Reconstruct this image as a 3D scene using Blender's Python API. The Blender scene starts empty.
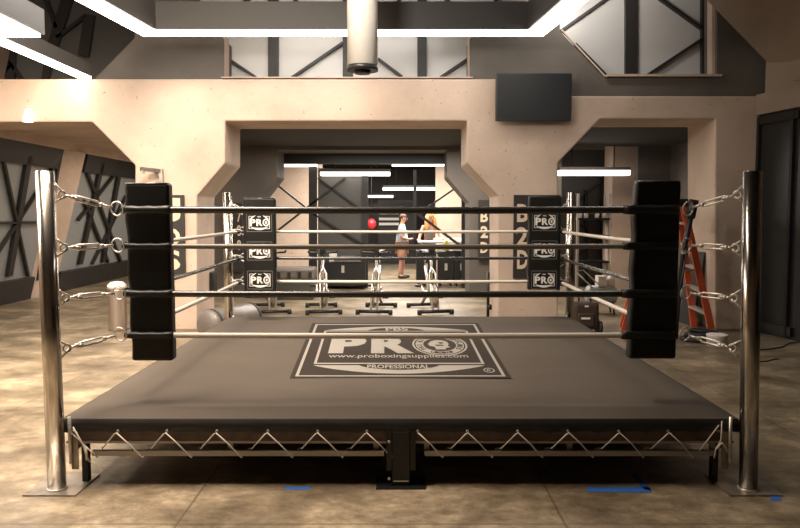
import bpy, bmesh, math, random
from mathutils import Vector, Matrix
random.seed(4)
C = bpy.context.scene.collection
S = bpy.context.scene

# ------------------------------------------------------------ camera
F = 730.0; PITCH = math.radians(4.0); EYE = 1.6
cd = bpy.data.cameras.new('camera'); cam = bpy.data.objects.new('camera', cd); C.objects.link(cam)
cam.location = (0, 0, EYE); cam.rotation_euler = (math.pi/2 - PITCH, 0, 0)
cd.sensor_width = 36; cd.lens = F/800*36; cd.clip_end = 200
S.camera = cam
# ------------------------------------------------------------ world, exposure
S.view_settings.view_transform = 'Standard'; S.view_settings.look = 'None'
S.view_settings.exposure = 0.25; S.view_settings.gamma = 1.0
w = bpy.data.worlds.new('world'); S.world = w; w.use_nodes = True
w.node_tree.nodes['Background'].inputs[0].default_value = (1.0, 0.93, 0.85, 1)
w.node_tree.nodes['Background'].inputs[1].default_value = 0.15

# ------------------------------------------------------------ lights (hall lamps and added fill lamps)
def area(name, loc, size, power, col=(1, .86, .72), rot=(0, 0, 0)):
    l = bpy.data.lights.new(name, 'AREA'); l.shape = 'RECTANGLE'; l.size, l.size_y = size
    l.energy = power; l.color = col
    o = bpy.data.objects.new(name, l); C.objects.link(o); o.location = loc; o.rotation_euler = rot
    return o
WARM = (1, .82, .655); NEUT = (1, .91, .82)
hl = area('hall_light', (-2.2, 4.4, 5.9), (3.2, 1.2), 560, WARM)
hl.rotation_euler = Vector((-.30, .22, -1)).to_track_quat('-Z', 'Y').to_euler(); hl.data.spread = math.radians(128)
area('corner_box_light', (-4.4, 5.6, 3.33), (1.2, 3.4), 130, WARM, (math.radians(20), 0, 0))
area('beam_end_light', (-4.3, 8.75, 3.37), (.12, 2.0), 42, WARM, (math.radians(15), 0, 0))
area('window_fill', (-.7, 9.3, 4.25), (2.4, .2), 13, NEUT, (math.radians(75), 0, 0))  # added lamp without a fixture, brightens the middle upper window
area('window_fill', (2.3, 9.3, 4.6), (.7, .3), 19, NEUT, (math.radians(80), 0, 0))  # second added lamp, turned towards the right upper window to brighten it
area('strip_light', (-1.3, 9.08, 3.80), (4.0, .2), 85, NEUT, (math.radians(12), 0, 0))
area('back_room_light', (0.2, 18.0, 3.05), (4.5, 3.0), 560, NEUT)
area('aisle_light', (-0.2, 12.9, 2.8), (3.0, 1.0), 190, NEUT)
area('left_aisle_fill', (-4.6, 14.5, 2.8), (1.2, 6.0), 100, WARM)  # added fill lamp, lifts the leaning glass in the left aisle
area('right_aisle_light', (3.0, 13.0, 2.7), (2.0, 1.0), 40, WARM)

# ------------------------------------------------------------ pixel <-> world
def ray(x, y):
    r = (x-400)/F; u = (264-y)/F
    return Vector((r, math.cos(PITCH)+u*math.sin(PITCH), -math.sin(PITCH)+u*math.cos(PITCH)))
def P(x, y, Y):
    d = ray(x, y); t = Y/d.y
    return Vector((d.x*t, Y, EYE+d.z*t))
def PZ(x, y, z):
    d = ray(x, y); t = (z-EYE)/d.z
    return Vector((d.x*t, d.y*t, z))
def PL(x, y, p0, n):
    d = ray(x, y); o = Vector((0, 0, EYE)); t = (Vector(p0)-o).dot(Vector(n))/d.dot(Vector(n))
    return o+d*t

# ------------------------------------------------------------ materials
def mat(name, col, rough=.6, metal=0, noise=0, scale=6, bump=0, spec=None, col2=None, emit=None, detail=5, coat=0, trans=0, alpha=1):
    m = bpy.data.materials.new(name); m.use_nodes = True
    nt = m.node_tree; b = nt.nodes['Principled BSDF']
    b.inputs['Base Color'].default_value = (*col, 1); b.inputs['Roughness'].default_value = rough
    b.inputs['Metallic'].default_value = metal
    if spec is not None: b.inputs['Specular IOR Level'].default_value = spec
    if coat: b.inputs['Coat Weight'].default_value = coat
    if trans: b.inputs['Transmission Weight'].default_value = trans
    if alpha < 1: b.inputs['Alpha'].default_value = alpha
    if emit:
        b.inputs['Emission Color'].default_value = (*emit[0], 1); b.inputs['Emission Strength'].default_value = emit[1]
    if noise or bump or col2:
        tc = nt.nodes.new('ShaderNodeTexCoord'); n = nt.nodes.new('ShaderNodeTexNoise')
        n.inputs['Scale'].default_value = scale; n.inputs['Detail'].default_value = detail
        nt.links.new(tc.outputs['Object'], n.inputs['Vector'])
        if noise or col2:
            r = nt.nodes.new('ShaderNodeValToRGB')
            c2 = col2 or tuple(c*(1-noise) for c in col)
            r.color_ramp.elements[0].position = .35; r.color_ramp.elements[1].position = .65
            r.color_ramp.elements[0].color = (*c2, 1); r.color_ramp.elements[1].color = (*col, 1)
            nt.links.new(n.outputs['Fac'], r.inputs['Fac']); nt.links.new(r.outputs['Color'], b.inputs['Base Color'])
        if bump:
            bp = nt.nodes.new('ShaderNodeBump'); bp.inputs['Strength'].default_value = bump; bp.inputs['Distance'].default_value = .01
            nt.links.new(n.outputs['Fac'], bp.inputs['Height']); nt.links.new(bp.outputs['Normal'], b.inputs['Normal'])
    return m
def concrete(name, base, dark, pit=True, rough=.75):
    m = bpy.data.materials.new(name); m.use_nodes = True
    nt = m.node_tree; b = nt.nodes['Principled BSDF']; b.inputs['Roughness'].default_value = rough
    b.inputs['Specular IOR Level'].default_value = .3
    g = nt.nodes.new('ShaderNodeNewGeometry')
    n = nt.nodes.new('ShaderNodeTexNoise'); n.inputs['Scale'].default_value = 1.1; n.inputs['Detail'].default_value = 8; n.inputs['Roughness'].default_value = .6
    nt.links.new(g.outputs['Position'], n.inputs['Vector'])
    r = nt.nodes.new('ShaderNodeValToRGB'); r.color_ramp.elements[0].position = .3; r.color_ramp.elements[1].position = .6
    r.color_ramp.elements[0].color = (*dark, 1); r.color_ramp.elements[1].color = (*base, 1)
    nt.links.new(n.outputs['Fac'], r.inputs['Fac'])
    out = r.outputs['Color']
    if pit:
        v = nt.nodes.new('ShaderNodeTexNoise'); v.inputs['Scale'].default_value = 22; v.inputs['Detail'].default_value = 2
        nt.links.new(g.outputs['Position'], v.inputs['Vector'])
        r2 = nt.nodes.new('ShaderNodeValToRGB'); r2.color_ramp.elements[0].position = .24; r2.color_ramp.elements[1].position = .30
        r2.color_ramp.elements[0].color = (.35, .33, .3, 1); r2.color_ramp.elements[1].color = (1, 1, 1, 1)
        nt.links.new(v.outputs['Fac'], r2.inputs['Fac'])
        mx = nt.nodes.new('ShaderNodeMix'); mx.data_type = 'RGBA'; mx.blend_type = 'MULTIPLY'; mx.inputs[0].default_value = 1
        nt.links.new(out, mx.inputs[6]); nt.links.new(r2.outputs['Color'], mx.inputs[7]); out = mx.outputs[2]
    nt.links.new(out, b.inputs['Base Color'])
    bp = nt.nodes.new('ShaderNodeBump'); bp.inputs['Strength'].default_value = .25; bp.inputs['Distance'].default_value = .02
    nt.links.new(n.outputs['Fac'], bp.inputs['Height']); nt.links.new(bp.outputs['Normal'], b.inputs['Normal'])
    return m
def floor_mat():
    m = bpy.data.materials.new('polished_concrete_floor'); m.use_nodes = True
    nt = m.node_tree; N = nt.nodes.new; L = nt.links.new; b = nt.nodes['Principled BSDF']
    g = N('ShaderNodeNewGeometry')
    mp = N('ShaderNodeMapping'); mp.inputs['Scale'].default_value = (.8, 1.0, 1); L(g.outputs['Position'], mp.inputs['Vector'])
    n = N('ShaderNodeTexNoise'); n.inputs['Scale'].default_value = 1.9; n.inputs['Detail'].default_value = 12; n.inputs['Roughness'].default_value = .7; n.inputs['Distortion'].default_value = .35
    L(mp.outputs[0], n.inputs['Vector'])
    r = N('ShaderNodeValToRGB'); e = r.color_ramp.elements
    e[0].position = .33; e[0].color = (.095, .073, .047, 1); e[1].position = .66; e[1].color = (.37, .305, .21, 1)
    k = e.new(.5); k.color = (.20, .16, .108, 1)
    L(n.outputs['Fac'], r.inputs['Fac'])
    sep = N('ShaderNodeSeparateXYZ'); L(g.outputs['Position'], sep.inputs[0])
    def joint(sock, off, step):
        a = N('ShaderNodeMath'); a.operation = 'SUBTRACT'; L(sock, a.inputs[0]); a.inputs[1].default_value = off
        q = N('ShaderNodeMath'); q.operation = 'PINGPONG'; L(a.outputs[0], q.inputs[0]); q.inputs[1].default_value = step/2
        c = N('ShaderNodeMath'); c.operation = 'LESS_THAN'; L(q.outputs[0], c.inputs[0]); c.inputs[1].default_value = .007
        return c.outputs[0]
    j1 = joint(sep.outputs[0], -1.15, 2.0); j2 = joint(sep.outputs[1], 3.66, 2.28)
    mx = N('ShaderNodeMath'); mx.operation = 'MAXIMUM'; L(j1, mx.inputs[0]); L(j2, mx.inputs[1])
    sc = N('ShaderNodeMath'); sc.operation = 'MULTIPLY'; L(mx.outputs[0], sc.inputs[0]); sc.inputs[1].default_value = .6
    mix = N('ShaderNodeMix'); mix.data_type = 'RGBA'; L(sc.outputs[0], mix.inputs[0]); L(r.outputs['Color'], mix.inputs[6]); mix.inputs[7].default_value = (.05, .035, .022, 1)
    n2 = N('ShaderNodeTexNoise'); n2.inputs['Scale'].default_value = 9; n2.inputs['Detail'].default_value = 8; n2.inputs['Roughness'].default_value = .75; L(mp.outputs[0], n2.inputs['Vector'])
    r2 = N('ShaderNodeValToRGB'); r2.color_ramp.elements[0].position = .36; r2.color_ramp.elements[0].color = (.62, .6, .56, 1); r2.color_ramp.elements[1].position = .62; r2.color_ramp.elements[1].color = (1.18, 1.17, 1.15, 1); L(n2.outputs['Fac'], r2.inputs['Fac'])
    mm = N('ShaderNodeMix'); mm.data_type = 'RGBA'; mm.blend_type = 'MULTIPLY'; mm.inputs[0].default_value = 1; L(mix.outputs[2], mm.inputs[6]); L(r2.outputs['Color'], mm.inputs[7])
    L(mm.outputs[2], b.inputs['Base Color'])
    rr = N('ShaderNodeMapRange'); rr.inputs[3].default_value = .28; rr.inputs[4].default_value = .5; L(n.outputs['Fac'], rr.inputs[0]); L(rr.outputs[0], b.inputs['Roughness'])
    return m

M = dict(
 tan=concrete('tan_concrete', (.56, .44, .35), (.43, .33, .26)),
 panel=concrete('grey_concrete', (.125, .11, .096), (.09, .08, .07), False),
 midpanel=concrete('shaded_grey_concrete', (.115, .10, .086), (.085, .075, .066), False),
 dkpanel=concrete('dark_grey_concrete', (.11, .10, .09), (.08, .072, .066), False),
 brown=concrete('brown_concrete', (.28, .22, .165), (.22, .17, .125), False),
 floor=floor_mat(),
 ceil=mat('dark_ceiling', (.035, .033, .03), .8),
 steel=mat('dark_steel', (.022, .021, .020), .45, 0, spec=.4),
 frosted=mat('frosted_panel', (.52, .52, .51), .3, spec=.8),
 dimglass=mat('dim_frosted_glass', (.25, .26, .26), .35, spec=.5),
 darkglass=mat('dark_glass', (.085, .082, .075), .35, spec=.5),
 smoked=mat('smoked_panel', (.085, .085, .082), .4),
 chrome=mat('chrome', (.52, .48, .43), .19, 1),
 zinc=mat('zinc_steel', (.78, .74, .68), .35, .7, noise=.25, scale=40),
 plate=mat('galvanised_plate', (.42, .37, .31), .32, .7, noise=.4, scale=9),
 tube=mat('bare_steel_tube', (.34, .31, .27), .4, .5),
 vinyl=mat('black_vinyl', (.010, .010, .009), .42, spec=.35, bump=.25, scale=8),
 ropeb=mat('black_rope_cover', (.028, .027, .025), .27, spec=.7),
 ropeg=mat('grey_rope_cover', (.20, .18, .155), .34, spec=.6),
 ropew=mat('pale_rope_cover', (.60, .55, .48), .36, spec=.6),
 canvas=mat('ring_canvas', (.082, .068, .055), .9, spec=.12, noise=.14, scale=1.6, bump=.12),
 skirt=mat('black_skirt', (.012, .011, .010), .6, bump=.3, scale=5),
 wood=mat('plywood_edge', (.14, .10, .08), .7, noise=.4, scale=12),
 cord=mat('lacing_cord', (.62, .56, .48), .7),
 black=mat('black_plastic', (.012, .012, .012), .4),
 blackm=mat('black_metal', (.02, .019, .018), .38, .3),
 screen=mat('screen', (.014, .015, .016), .5, spec=.3),
 logodark=mat('logo_dark', (.028, .022, .018), .9, spec=.1),
 logolight=mat('logo_light', (.25, .235, .21), .9, spec=.1),
 padwhite=mat('pad_print', (.72, .70, .66), .6),
 padblack=mat('pad_print_black', (.008, .008, .008), .6),
 letters=mat('sign_letters', (.62, .49, .36), .6),
 board=mat('sign_board', (.02, .018, .016), .6),
 led=mat('led_strip', (1, 1, 1), .5, emit=((1, .93, .84), 9)),
 ledlow=mat('fluorescent_diffuser', (1, 1, 1), .5, emit=((1, .94, .86), 3.2)),
 fixture=mat('fixture_housing', (.06, .057, .053), .5),
 white=mat('white_paint', (.75, .71, .66), .4),
 pipe=mat('painted_pipe', (.75, .70, .62), .45, noise=.12, scale=5),
 orange=mat('orange_fibreglass', (.50, .085, .03), .5),
 alu=mat('aluminium', (.65, .62, .58), .35, .8),
 blue=mat('blue_tape', (.025, .12, .42), .55),
 skin=mat('skin', (.48, .25, .17), .5),
 shirt=mat('pale_blue_shirt', (.40, .52, .60), .8),
 shorts=mat('tan_shorts', (.42, .22, .14), .8),
 tank=mat('grey_top', (.26, .24, .21), .8),
 hair=mat('red_blonde_hair', (.62, .28, .10), .5, bump=.5, scale=30),
 hairb=mat('brown_hair', (.08, .04, .025), .6),
 red=mat('red_vinyl', (.6, .02, .03), .4),
 yellow=mat('yellow_plastic', (.7, .55, .05), .4),
 greyleather=mat('grey_leather', (.16, .14, .125), .38, noise=.3, scale=5),
 brownfab=mat('brown_fabric', (.045, .028, .02), .6),
 greyblue=mat('grey_blue_paint', (.34, .36, .36), .4),
 rubber=mat('rubber', (.015, .014, .013), .7),
)

# ------------------------------------------------------------ mesh helpers
class MB:
    def __init__(s): s.bm = bmesh.new()
    def poly(s, pts):
        vs = [s.bm.verts.new(p) for p in pts]
        try: return s.bm.faces.new(vs)
        except ValueError: return None
    def box(s, a, b):
        x0, x1 = sorted((a[0], b[0])); y0, y1 = sorted((a[1], b[1])); z0, z1 = sorted((a[2], b[2]))
        v = [s.bm.verts.new(p) for p in ((x0,y0,z0),(x1,y0,z0),(x1,y1,z0),(x0,y1,z0),(x0,y0,z1),(x1,y0,z1),(x1,y1,z1),(x0,y1,z1))]
        for f in ((0,3,2,1),(4,5,6,7),(0,1,5,4),(1,2,6,5),(2,3,7,6),(3,0,4,7)): s.bm.faces.new([v[i] for i in f])
        return s
    def hexa(s, q0, q1):          # two quads with matching order
        a = [s.bm.verts.new(p) for p in q0]; b = [s.bm.verts.new(p) for p in q1]; n = len(a)
        s.bm.faces.new(a[::-1]); s.bm.faces.new(b)
        for i in range(n): s.bm.faces.new((a[i], a[(i+1)%n], b[(i+1)%n], b[i]))
        return s
    def prism(s, prof, Y0, Y1):   # prof: list of (x,z) extruded along Y
        a = [s.bm.verts.new((x, Y0, z)) for x, z in prof]; b = [s.bm.verts.new((x, Y1, z)) for x, z in prof]; n = len(a)
        s.bm.faces.new(a); s.bm.faces.new(b[::-1])
        for i in range(n): s.bm.faces.new((a[(i+1)%n], a[i], b[i], b[(i+1)%n]))
        return s
    def bar(s, p, q, w, h=None, up=(0, 0, 1)):
        h = h or w; p = Vector(p); q = Vector(q); d = (q-p).normalized(); up = Vector(up)
        if abs(d.dot(up)) > .98: up = Vector((0, 1, 0)) if abs(d.y) < .9 else Vector((1, 0, 0))
        sd = d.cross(up).normalized()*w/2; u = sd.cross(d).normalized()*h/2
        s.hexa([p-sd-u, p+sd-u, p+sd+u, p-sd+u], [q-sd-u, q+sd-u, q+sd+u, q-sd+u]); return s
    def tube(s, pts, r, n=10, closed=False, caps=True):
        pts = [Vector(p) for p in pts]; rings = []; m = len(pts); prev = None
        for i, p in enumerate(pts):
            if closed: d = pts[(i+1) % m]-pts[i-1]
            else: d = pts[min(i+1, m-1)]-pts[max(i-1, 0)]
            d.normalize()
            ref = prev if prev is not None else (Vector((0, 0, 1)) if abs(d.z) < .9 else Vector((1, 0, 0)))
            a = (ref-d*ref.dot(d)).normalized(); prev = a; b = d.cross(a)
            rr = r[i] if isinstance(r, (list, tuple)) else r
            rings.append([s.bm.verts.new(p+a*math.cos(2*math.pi*k/n)*rr+b*math.sin(2*math.pi*k/n)*rr) for k in range(n)])
        for i in range(m if closed else m-1):
            A, B = rings[i], rings[(i+1) % m]
            for k in range(n):
                f = s.bm.faces.new((A[k], A[(k+1)%n], B[(k+1)%n], B[k])); f.smooth = True
        if caps and not closed: s.bm.faces.new(rings[0][::-1]); s.bm.faces.new(rings[-1])
        return s
    def lathe(s, c, prof, n=24, axis='z'):
        c = Vector(c); rings = []
        for r, h in prof:
            ring = []
            for k in range(n):
                a = 2*math.pi*k/n; x, y = r*math.cos(a), r*math.sin(a)
                p = {'z': (x, y, h), 'y': (x, h, y), 'x': (h, x, y)}[axis]
                ring.append(s.bm.verts.new(c+Vector(p)))
            rings.append(ring)
        for A, B in zip(rings, rings[1:]):
            for k in range(n):
                f = s.bm.faces.new((A[k], A[(k+1)%n], B[(k+1)%n], B[k])); f.smooth = True
        s.bm.faces.new(rings[0][::-1]); s.bm.faces.new(rings[-1]); return s
    def torus(s, c, R, r, nrm=(0, 1, 0), n=20, k=8):
        c = Vector(c); nz = Vector(nrm).normalized(); a = nz.orthogonal().normalized(); b = nz.cross(a)
        return s.tube([c+a*R*math.cos(2*math.pi*i/n)+b*R*math.sin(2*math.pi*i/n) for i in range(n)], r, k, closed=True)
    def ball(s, c, r, sc=(1, 1, 1), seg=16):
        mtx = Matrix.Translation(c) @ Matrix.Diagonal((*[r*q for q in sc], 1))
        g = bmesh.ops.create_uvsphere(s.bm, u_segments=seg, v_segments=seg//2+2, radius=1, matrix=mtx)
        for v in g['verts']:
            for f in v.link_faces: f.smooth = True
        return s
    def build(s, name, m, parent=None, origin=None, bevel=0, bseg=2, recalc=True):
        if recalc: bmesh.ops.recalc_face_normals(s.bm, faces=s.bm.faces)
        off = Vector(origin) if origin is not None else (parent_world(parent) if parent else Vector())
        bmesh.ops.translate(s.bm, verts=s.bm.verts, vec=-off)
        me = bpy.data.meshes.new(name); s.bm.to_mesh(me); s.bm.free()
        me.materials.append(m if not isinstance(m, str) else M[m])
        o = bpy.data.objects.new(name, me); C.objects.link(o)
        if parent: o.parent = parent
        else: o.location = off
        if bevel:
            b = o.modifiers.new('bevel', 'BEVEL'); b.width = bevel; b.segments = bseg; b.limit_method = 'ANGLE'
        return o
def parent_world(o):
    v = Vector()
    while o: v += o.location; o = o.parent
    return v
def tag(o, label=None, cat=None, group=None, kind=None):
    if label: o['label'] = label
    if cat: o['category'] = cat
    if group: o['group'] = group
    if kind: o['kind'] = kind
    return o
def thing(name, loc, label, cat, group=None):
    o = bpy.data.objects.new(name, None); o.empty_display_size = .1; C.objects.link(o); o.location = loc
    return tag(o, label, cat, group)
def struct(o): o['kind'] = 'structure'; return o
def copy_tree(o, parent=None):
    c = o.copy(); C.objects.link(c); c.parent = parent
    for ch in list(o.children): copy_tree(ch, c)
    return c
def smooth_lerp(a, b, n): return [Vector(a).lerp(Vector(b), i/n) for i in range(n+1)]

# ============================================================ SETTING
YF, YB = 9.9, 10.85
def XZ(x, y, Y=YF):
    p = P(x, y, Y); return (p.x, p.z)
def at0(x, Y=YF): return (P(x, 300, Y).x * 1.0, 0.0)
def floorpt(x, Y=YF):      # point on the floor at depth Y below pixel column x
    yy = 264+F*math.tan(math.atan(EYE/Y)-PITCH); p = P(x, yy, Y); return (p.x, 0.0)
f = MB(); f.box((-12, -4, -.1), (9, 26, 0)); struct(f.build('floor', 'floor'))
f = MB(); f.box((-9, -4, 6.6), (6.2, 9.6, 6.75)); struct(f.build('ceiling', 'ceil'))
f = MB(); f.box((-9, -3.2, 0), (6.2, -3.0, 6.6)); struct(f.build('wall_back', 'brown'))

# facade: lower portal wall with beam and two piers
prof = [XZ(-70, 79), XZ(530, 79), XZ(530, 96), XZ(765, 96), floorpt(765), floorpt(715), XZ(715, 119), XZ(600, 119), XZ(558, 163), floorpt(558),
        floorpt(498), XZ(498, 196), XZ(467, 163), XZ(467, 121), XZ(225, 121), XZ(225, 163), XZ(197, 196), floorpt(197), floorpt(135), XZ(135, 165), XZ(92, 122), XZ(-70, 122)]
f = MB(); f.prism(prof, YF, YB); struct(f.build('wall_front', 'tan', bevel=.02))
# upper panels
f = MB(); f.prism([XZ(92, 79), XZ(133, 37), XZ(133, -60), XZ(190, -60), XZ(190, 5), XZ(223, 38), XZ(223, 79)], YF+.06, YF+.5)
struct(f.build('wall_upper_left', 'panel'))
f = MB(); f.prism([XZ(470, 79), XZ(470, 38), XZ(503, 5), XZ(503, -60), XZ(561, -60), XZ(561, 30), XZ(605, 77), XZ(719, 77), XZ(719, -60), XZ(820, -60), XZ(820, 96), XZ(531, 96), XZ(531, 79)], YF+.06, YF+.5)
struct(f.build('wall_upper_right', 'panel'))
# pale reveals and ledges around the upper openings
f = MB()
f.bar(P(225, 37, YF+.2), P(225, 78, YF+.2), .05, .25); f.bar(P(470, 37, YF+.2), P(470, 78, YF+.2), .05, .25)
f.bar(P(223, 78.7, YF+.1), P(472, 78.7, YF+.1), .2, .015)
struct(f.build('trim_1', 'tan'))
f = MB(); f.bar(P(714.5, -20, YF+.2), P(714.5, 77, YF+.2), .13, .16); f.bar(P(605, 76.5, YF+.1), P(719, 76.5, YF+.1), .2, .03)
f.bar(P(561.5, 30, YF+.08), P(605, 76.5, YF+.08), .02, .03, up=(0, 1, 0))
struct(f.build('trim_2', 'tan'))

def glazing(name, pts, Y, glass, bars, th=.02):
    f = MB(); f.prism([XZ(*p, Y) for p in pts], Y, Y+th); g = struct(f.build(name, glass))
    for a, b, wpx in bars:
        w = wpx*Y/F
        k = MB(); k.bar(P(*a, Y-.04), P(*b, Y-.04), w, .07, up=(0, 1, 0))
        k.build('brace' if wpx < 5 else 'mullion', 'steel', g)
    return g
glazing('window_1', [(150, 84), (150, -80), (540, -80), (540, 84)], 10.45, 'frosted',
    [((273.5, -20), (273.5, 84), 10), ((348, -20), (348, 84), 10), ((422, -20), (422, 84), 9), ((230, 60), (258, 79), 2.6), ((289, 80), (343, 43), 2.6),
     ((378, 59), (402, 77), 2.6), ((440, 78), (468, 59), 2.6), ((236, 9), (252, -3), 2.4), ((294, 0), (310, 10), 2.4), ((390, 10), (402, -2), 2.4), ((442, -3), (458, 9), 2.4), ((496, -20), (496, 20), 4)])
glazing('window_2', [(545, 84), (545, -80), (745, -80), (745, 84)], 10.45, 'frosted',
    [((630.5, -20), (630.5, 80), 11), ((704.5, -20), (704.5, 80), 7), ((558, 33), (612, -5), 2.6), ((575, 44), (610, 80), 2.6), ((656, -4), (702, 29), 2.6), ((702, 39), (646, 76), 2.6)])
glazing('window_3', [(-80, 84), (-80, -80), (170, -80), (170, 84)], 11.4, 'smoked',
    [((72, -15), (52, 50), 10), ((90, 15), (84, 56), 10), ((86, 16), (57, 38), 3), ((44, -6), (57, 28), 3.5), ((12, 40), (10, 84), 9), ((10, 62), (24, 82), 3),
     ((-4, 84), (11, 66), 3), ((50, 56), (45, 84), 7)])

# right side: black doors, lintel, leaning slab
RW = [(4.75, 9.88), (4.9, 9.0), (5.2, 7.2), (5.7, 3.0), (6.1, -3.0)]
f = MB(); n = len(RW)
for i in range(n-1):
    (x0, y0), (x1, y1) = RW[i], RW[i+1]
    f.hexa([(x0, y0, 2.9), (x1, y1, 2.9), (x1+.4, y1, 2.9), (x0+.4, y0, 2.9)], [(x0, y0, 3.17), (x1, y1, 3.17), (x1+.4, y1, 3.17), (x0+.4, y0, 3.17)])
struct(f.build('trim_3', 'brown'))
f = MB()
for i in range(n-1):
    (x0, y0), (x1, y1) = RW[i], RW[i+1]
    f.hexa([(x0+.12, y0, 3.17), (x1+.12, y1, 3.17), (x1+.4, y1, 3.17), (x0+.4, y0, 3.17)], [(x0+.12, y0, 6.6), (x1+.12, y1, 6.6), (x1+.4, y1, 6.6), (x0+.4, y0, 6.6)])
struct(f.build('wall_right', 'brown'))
dr = MB()
for i in range(n-1):
    (x0, y0), (x1, y1) = RW[i], RW[i+1]
    dr.hexa([(x0+.06, y0, 0), (x1+.06, y1, 0), (x1+.12, y1, 0), (x0+.12, y0, 0)], [(x0+.06, y0, 2.9), (x1+.06, y1, 2.9), (x1+.12, y1, 2.9), (x0+.12, y0, 2.9)])
dr = struct(dr.build('door_1', 'black'))
k = MB()
for (px, Yv) in ((759, 9.85), (794, 9.2)):
    xx = 4.75+(9.88-Yv)*.17+.045; k.bar((xx, Yv, 0.02), (xx, Yv, 2.88), .05, .06)
k.bar((4.80, 9.85, .1), (4.93, 9.1, .1), .05, .12); k.bar((4.80, 9.85, 2.82), (4.93, 9.1, 2.82), .05, .1)
k.build('door_frame', 'blackm', dr)
k = MB(); p = PL(794, 216, (4.98, 9.0, 0), (1, .17, 0)); k.bar(p+Vector((-.01, 0, -.07)), p+Vector((-.01, 0, .07)), .03, .03); k.build('door_handle', 'blackm', dr)
f = MB(); f.prism([XZ(709, 0, 9.8), XZ(775, 68, 9.8), XZ(775, 88, 9.8), XZ(782, 88, 9.8), XZ(782, -80, 9.8), XZ(635, -80, 9.8)], 4.5, 9.85)
struct(f.build('trim_4', 'brown', bevel=.01))

# left side leaning glazed wall (beyond the portal)
LN = Vector((1, 0, -.26)).normalized(); L0 = (-6.95, 0, 0)
def LW(x, y, off=0): return PL(x, y, Vector(L0)+LN*off, LN)
def lpt(Y, z, off=0):
    b = Vector((L0[0]+.26*z, Y, z)); return b+LN*off
f = MB()
f.hexa([lpt(-3, 0, -.05), lpt(26, 0, -.05), lpt(26, 6.6, -.05), lpt(-3, 6.6, -.05)], [lpt(-3, 0, -.1), lpt(26, 0, -.1), lpt(26, 6.6, -.1), lpt(-3, 6.6, -.1)])
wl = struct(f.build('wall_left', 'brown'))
f = MB(); f.hexa([lpt(YB, 2.78, -.04), lpt(24, 2.78, -.04), lpt(24, 3.6, -.04), lpt(YB, 3.6, -.04)], [lpt(YB, 2.78, .12), lpt(24, 2.78, .12), lpt(24, 3.6, .12), lpt(YB, 3.6, .12)])
struct(f.build('trim_5', 'tan'))
def bay(name, Y0, Y1, bars):
    f = MB(); f.hexa([lpt(Y0, .1, -.04), lpt(Y1, .1, -.04), lpt(Y1, 2.75, -.04), lpt(Y0, 2.75, -.04)], [lpt(Y0, .1, -.02), lpt(Y1, .1, -.02), lpt(Y1, 2.75, -.02), lpt(Y0, 2.75, -.02)])
    g = struct(f.build(name, 'dimglass'))
    k = MB(); k.hexa([lpt(Y0, 0, -.03), lpt(Y1, 0, -.03), lpt(Y1, .42, -.03), lpt(Y0, .42, -.03)], [lpt(Y0, 0, .05), lpt(Y1, 0, .05), lpt(Y1, .42, .05), lpt(Y0, .42, .05)])
    k.build('bottom_rail', 'steel', g)
    k = MB(); k.hexa([lpt(Y0, 2.42, -.03), lpt(Y1, 2.42, -.03), lpt(Y1, 2.8, -.03), lpt(Y0, 2.8, -.03)], [lpt(Y0, 2.42, .05), lpt(Y1, 2.42, .05), lpt(Y1, 2.8, .05), lpt(Y0, 2.8, .05)])
    k.build('top_rail', 'steel', g)
    for a, b, wd in bars:
        k = MB(); k.bar(LW(*a, .02), LW(*b, .02), wd, .06, up=LN); k.build('mullion' if wd > .1 else 'brace', 'steel', g)
    return g
bay('window_4', 10.9, 13.55, [((29, 156), (9, 276), .15), ((2, 155), (28, 276), .045), ((56, 163), (-4, 255), .045), ((-10, 223), (42, 222), .03), ((59, 160), (37, 280), .08)])
bay('window_5', 14.6, 19.5, [((102, 163), (80, 264), .16), ((121, 163), (103, 262), .16), ((87, 172), (121, 262), .06), ((124, 163), (78, 220), .06), ((126, 196), (92, 264), .06), ((84, 200), (108, 262), .06)])
bay('window_6', 20.5, 24.5, [])
# leaning concrete columns
for i, (a, b) in enumerate([(13.55, 14.6), (19.5, 20.5)]):
    f = MB(); mid = (a+b)/2
    f.hexa([lpt(a, 0, -.03), lpt(mid, 0, .22), lpt(b, 0, -.03)], [lpt(a, 2.8, -.03), lpt(mid, 2.8, .22), lpt(b, 2.8, -.03)])
    struct(f.build('trim_%d' % (6+i), 'tan'))
# left aisle ceiling / hallway ceiling behind the portal
f = MB(); f.box((-3.2, YB, 2.88), (5.2, 14.2, 3.0)); struct(f.build('ceiling', 'ceil'))
f = MB(); f.box((-6.2, YB, 2.88), (-3.2, 24.7, 3.0)); struct(f.build('ceiling', 'tan'))
f = MB(); f.box((-3.2, 14.2, 3.1), (6.0, 25, 3.2)); struct(f.build('ceiling', 'ceil'))

# second portal
Y2, Y3 = 14.2, 15.1
prof = [(-4.6, 3.2), (5.4, 3.2), floorpt(580, Y2), (floorpt(580, Y2)[0], 0), ]
o1 = [floorpt(469, Y2), XZ(469, 203, Y2), XZ(447, 177, Y2), XZ(447, 150, Y2), XZ(277, 150, Y2), XZ(277, 177, Y2), XZ(257, 203, Y2), floorpt(257, Y2)]
prof = [(-4.2, 3.2), (floorpt(560, Y2)[0], 3.2), floorpt(560, Y2)] + o1 + [(-4.2, 0)]
f = MB(); f.prism(prof, Y2, Y3); struct(f.build('wall_middle', 'midpanel', bevel=.01))
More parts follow.
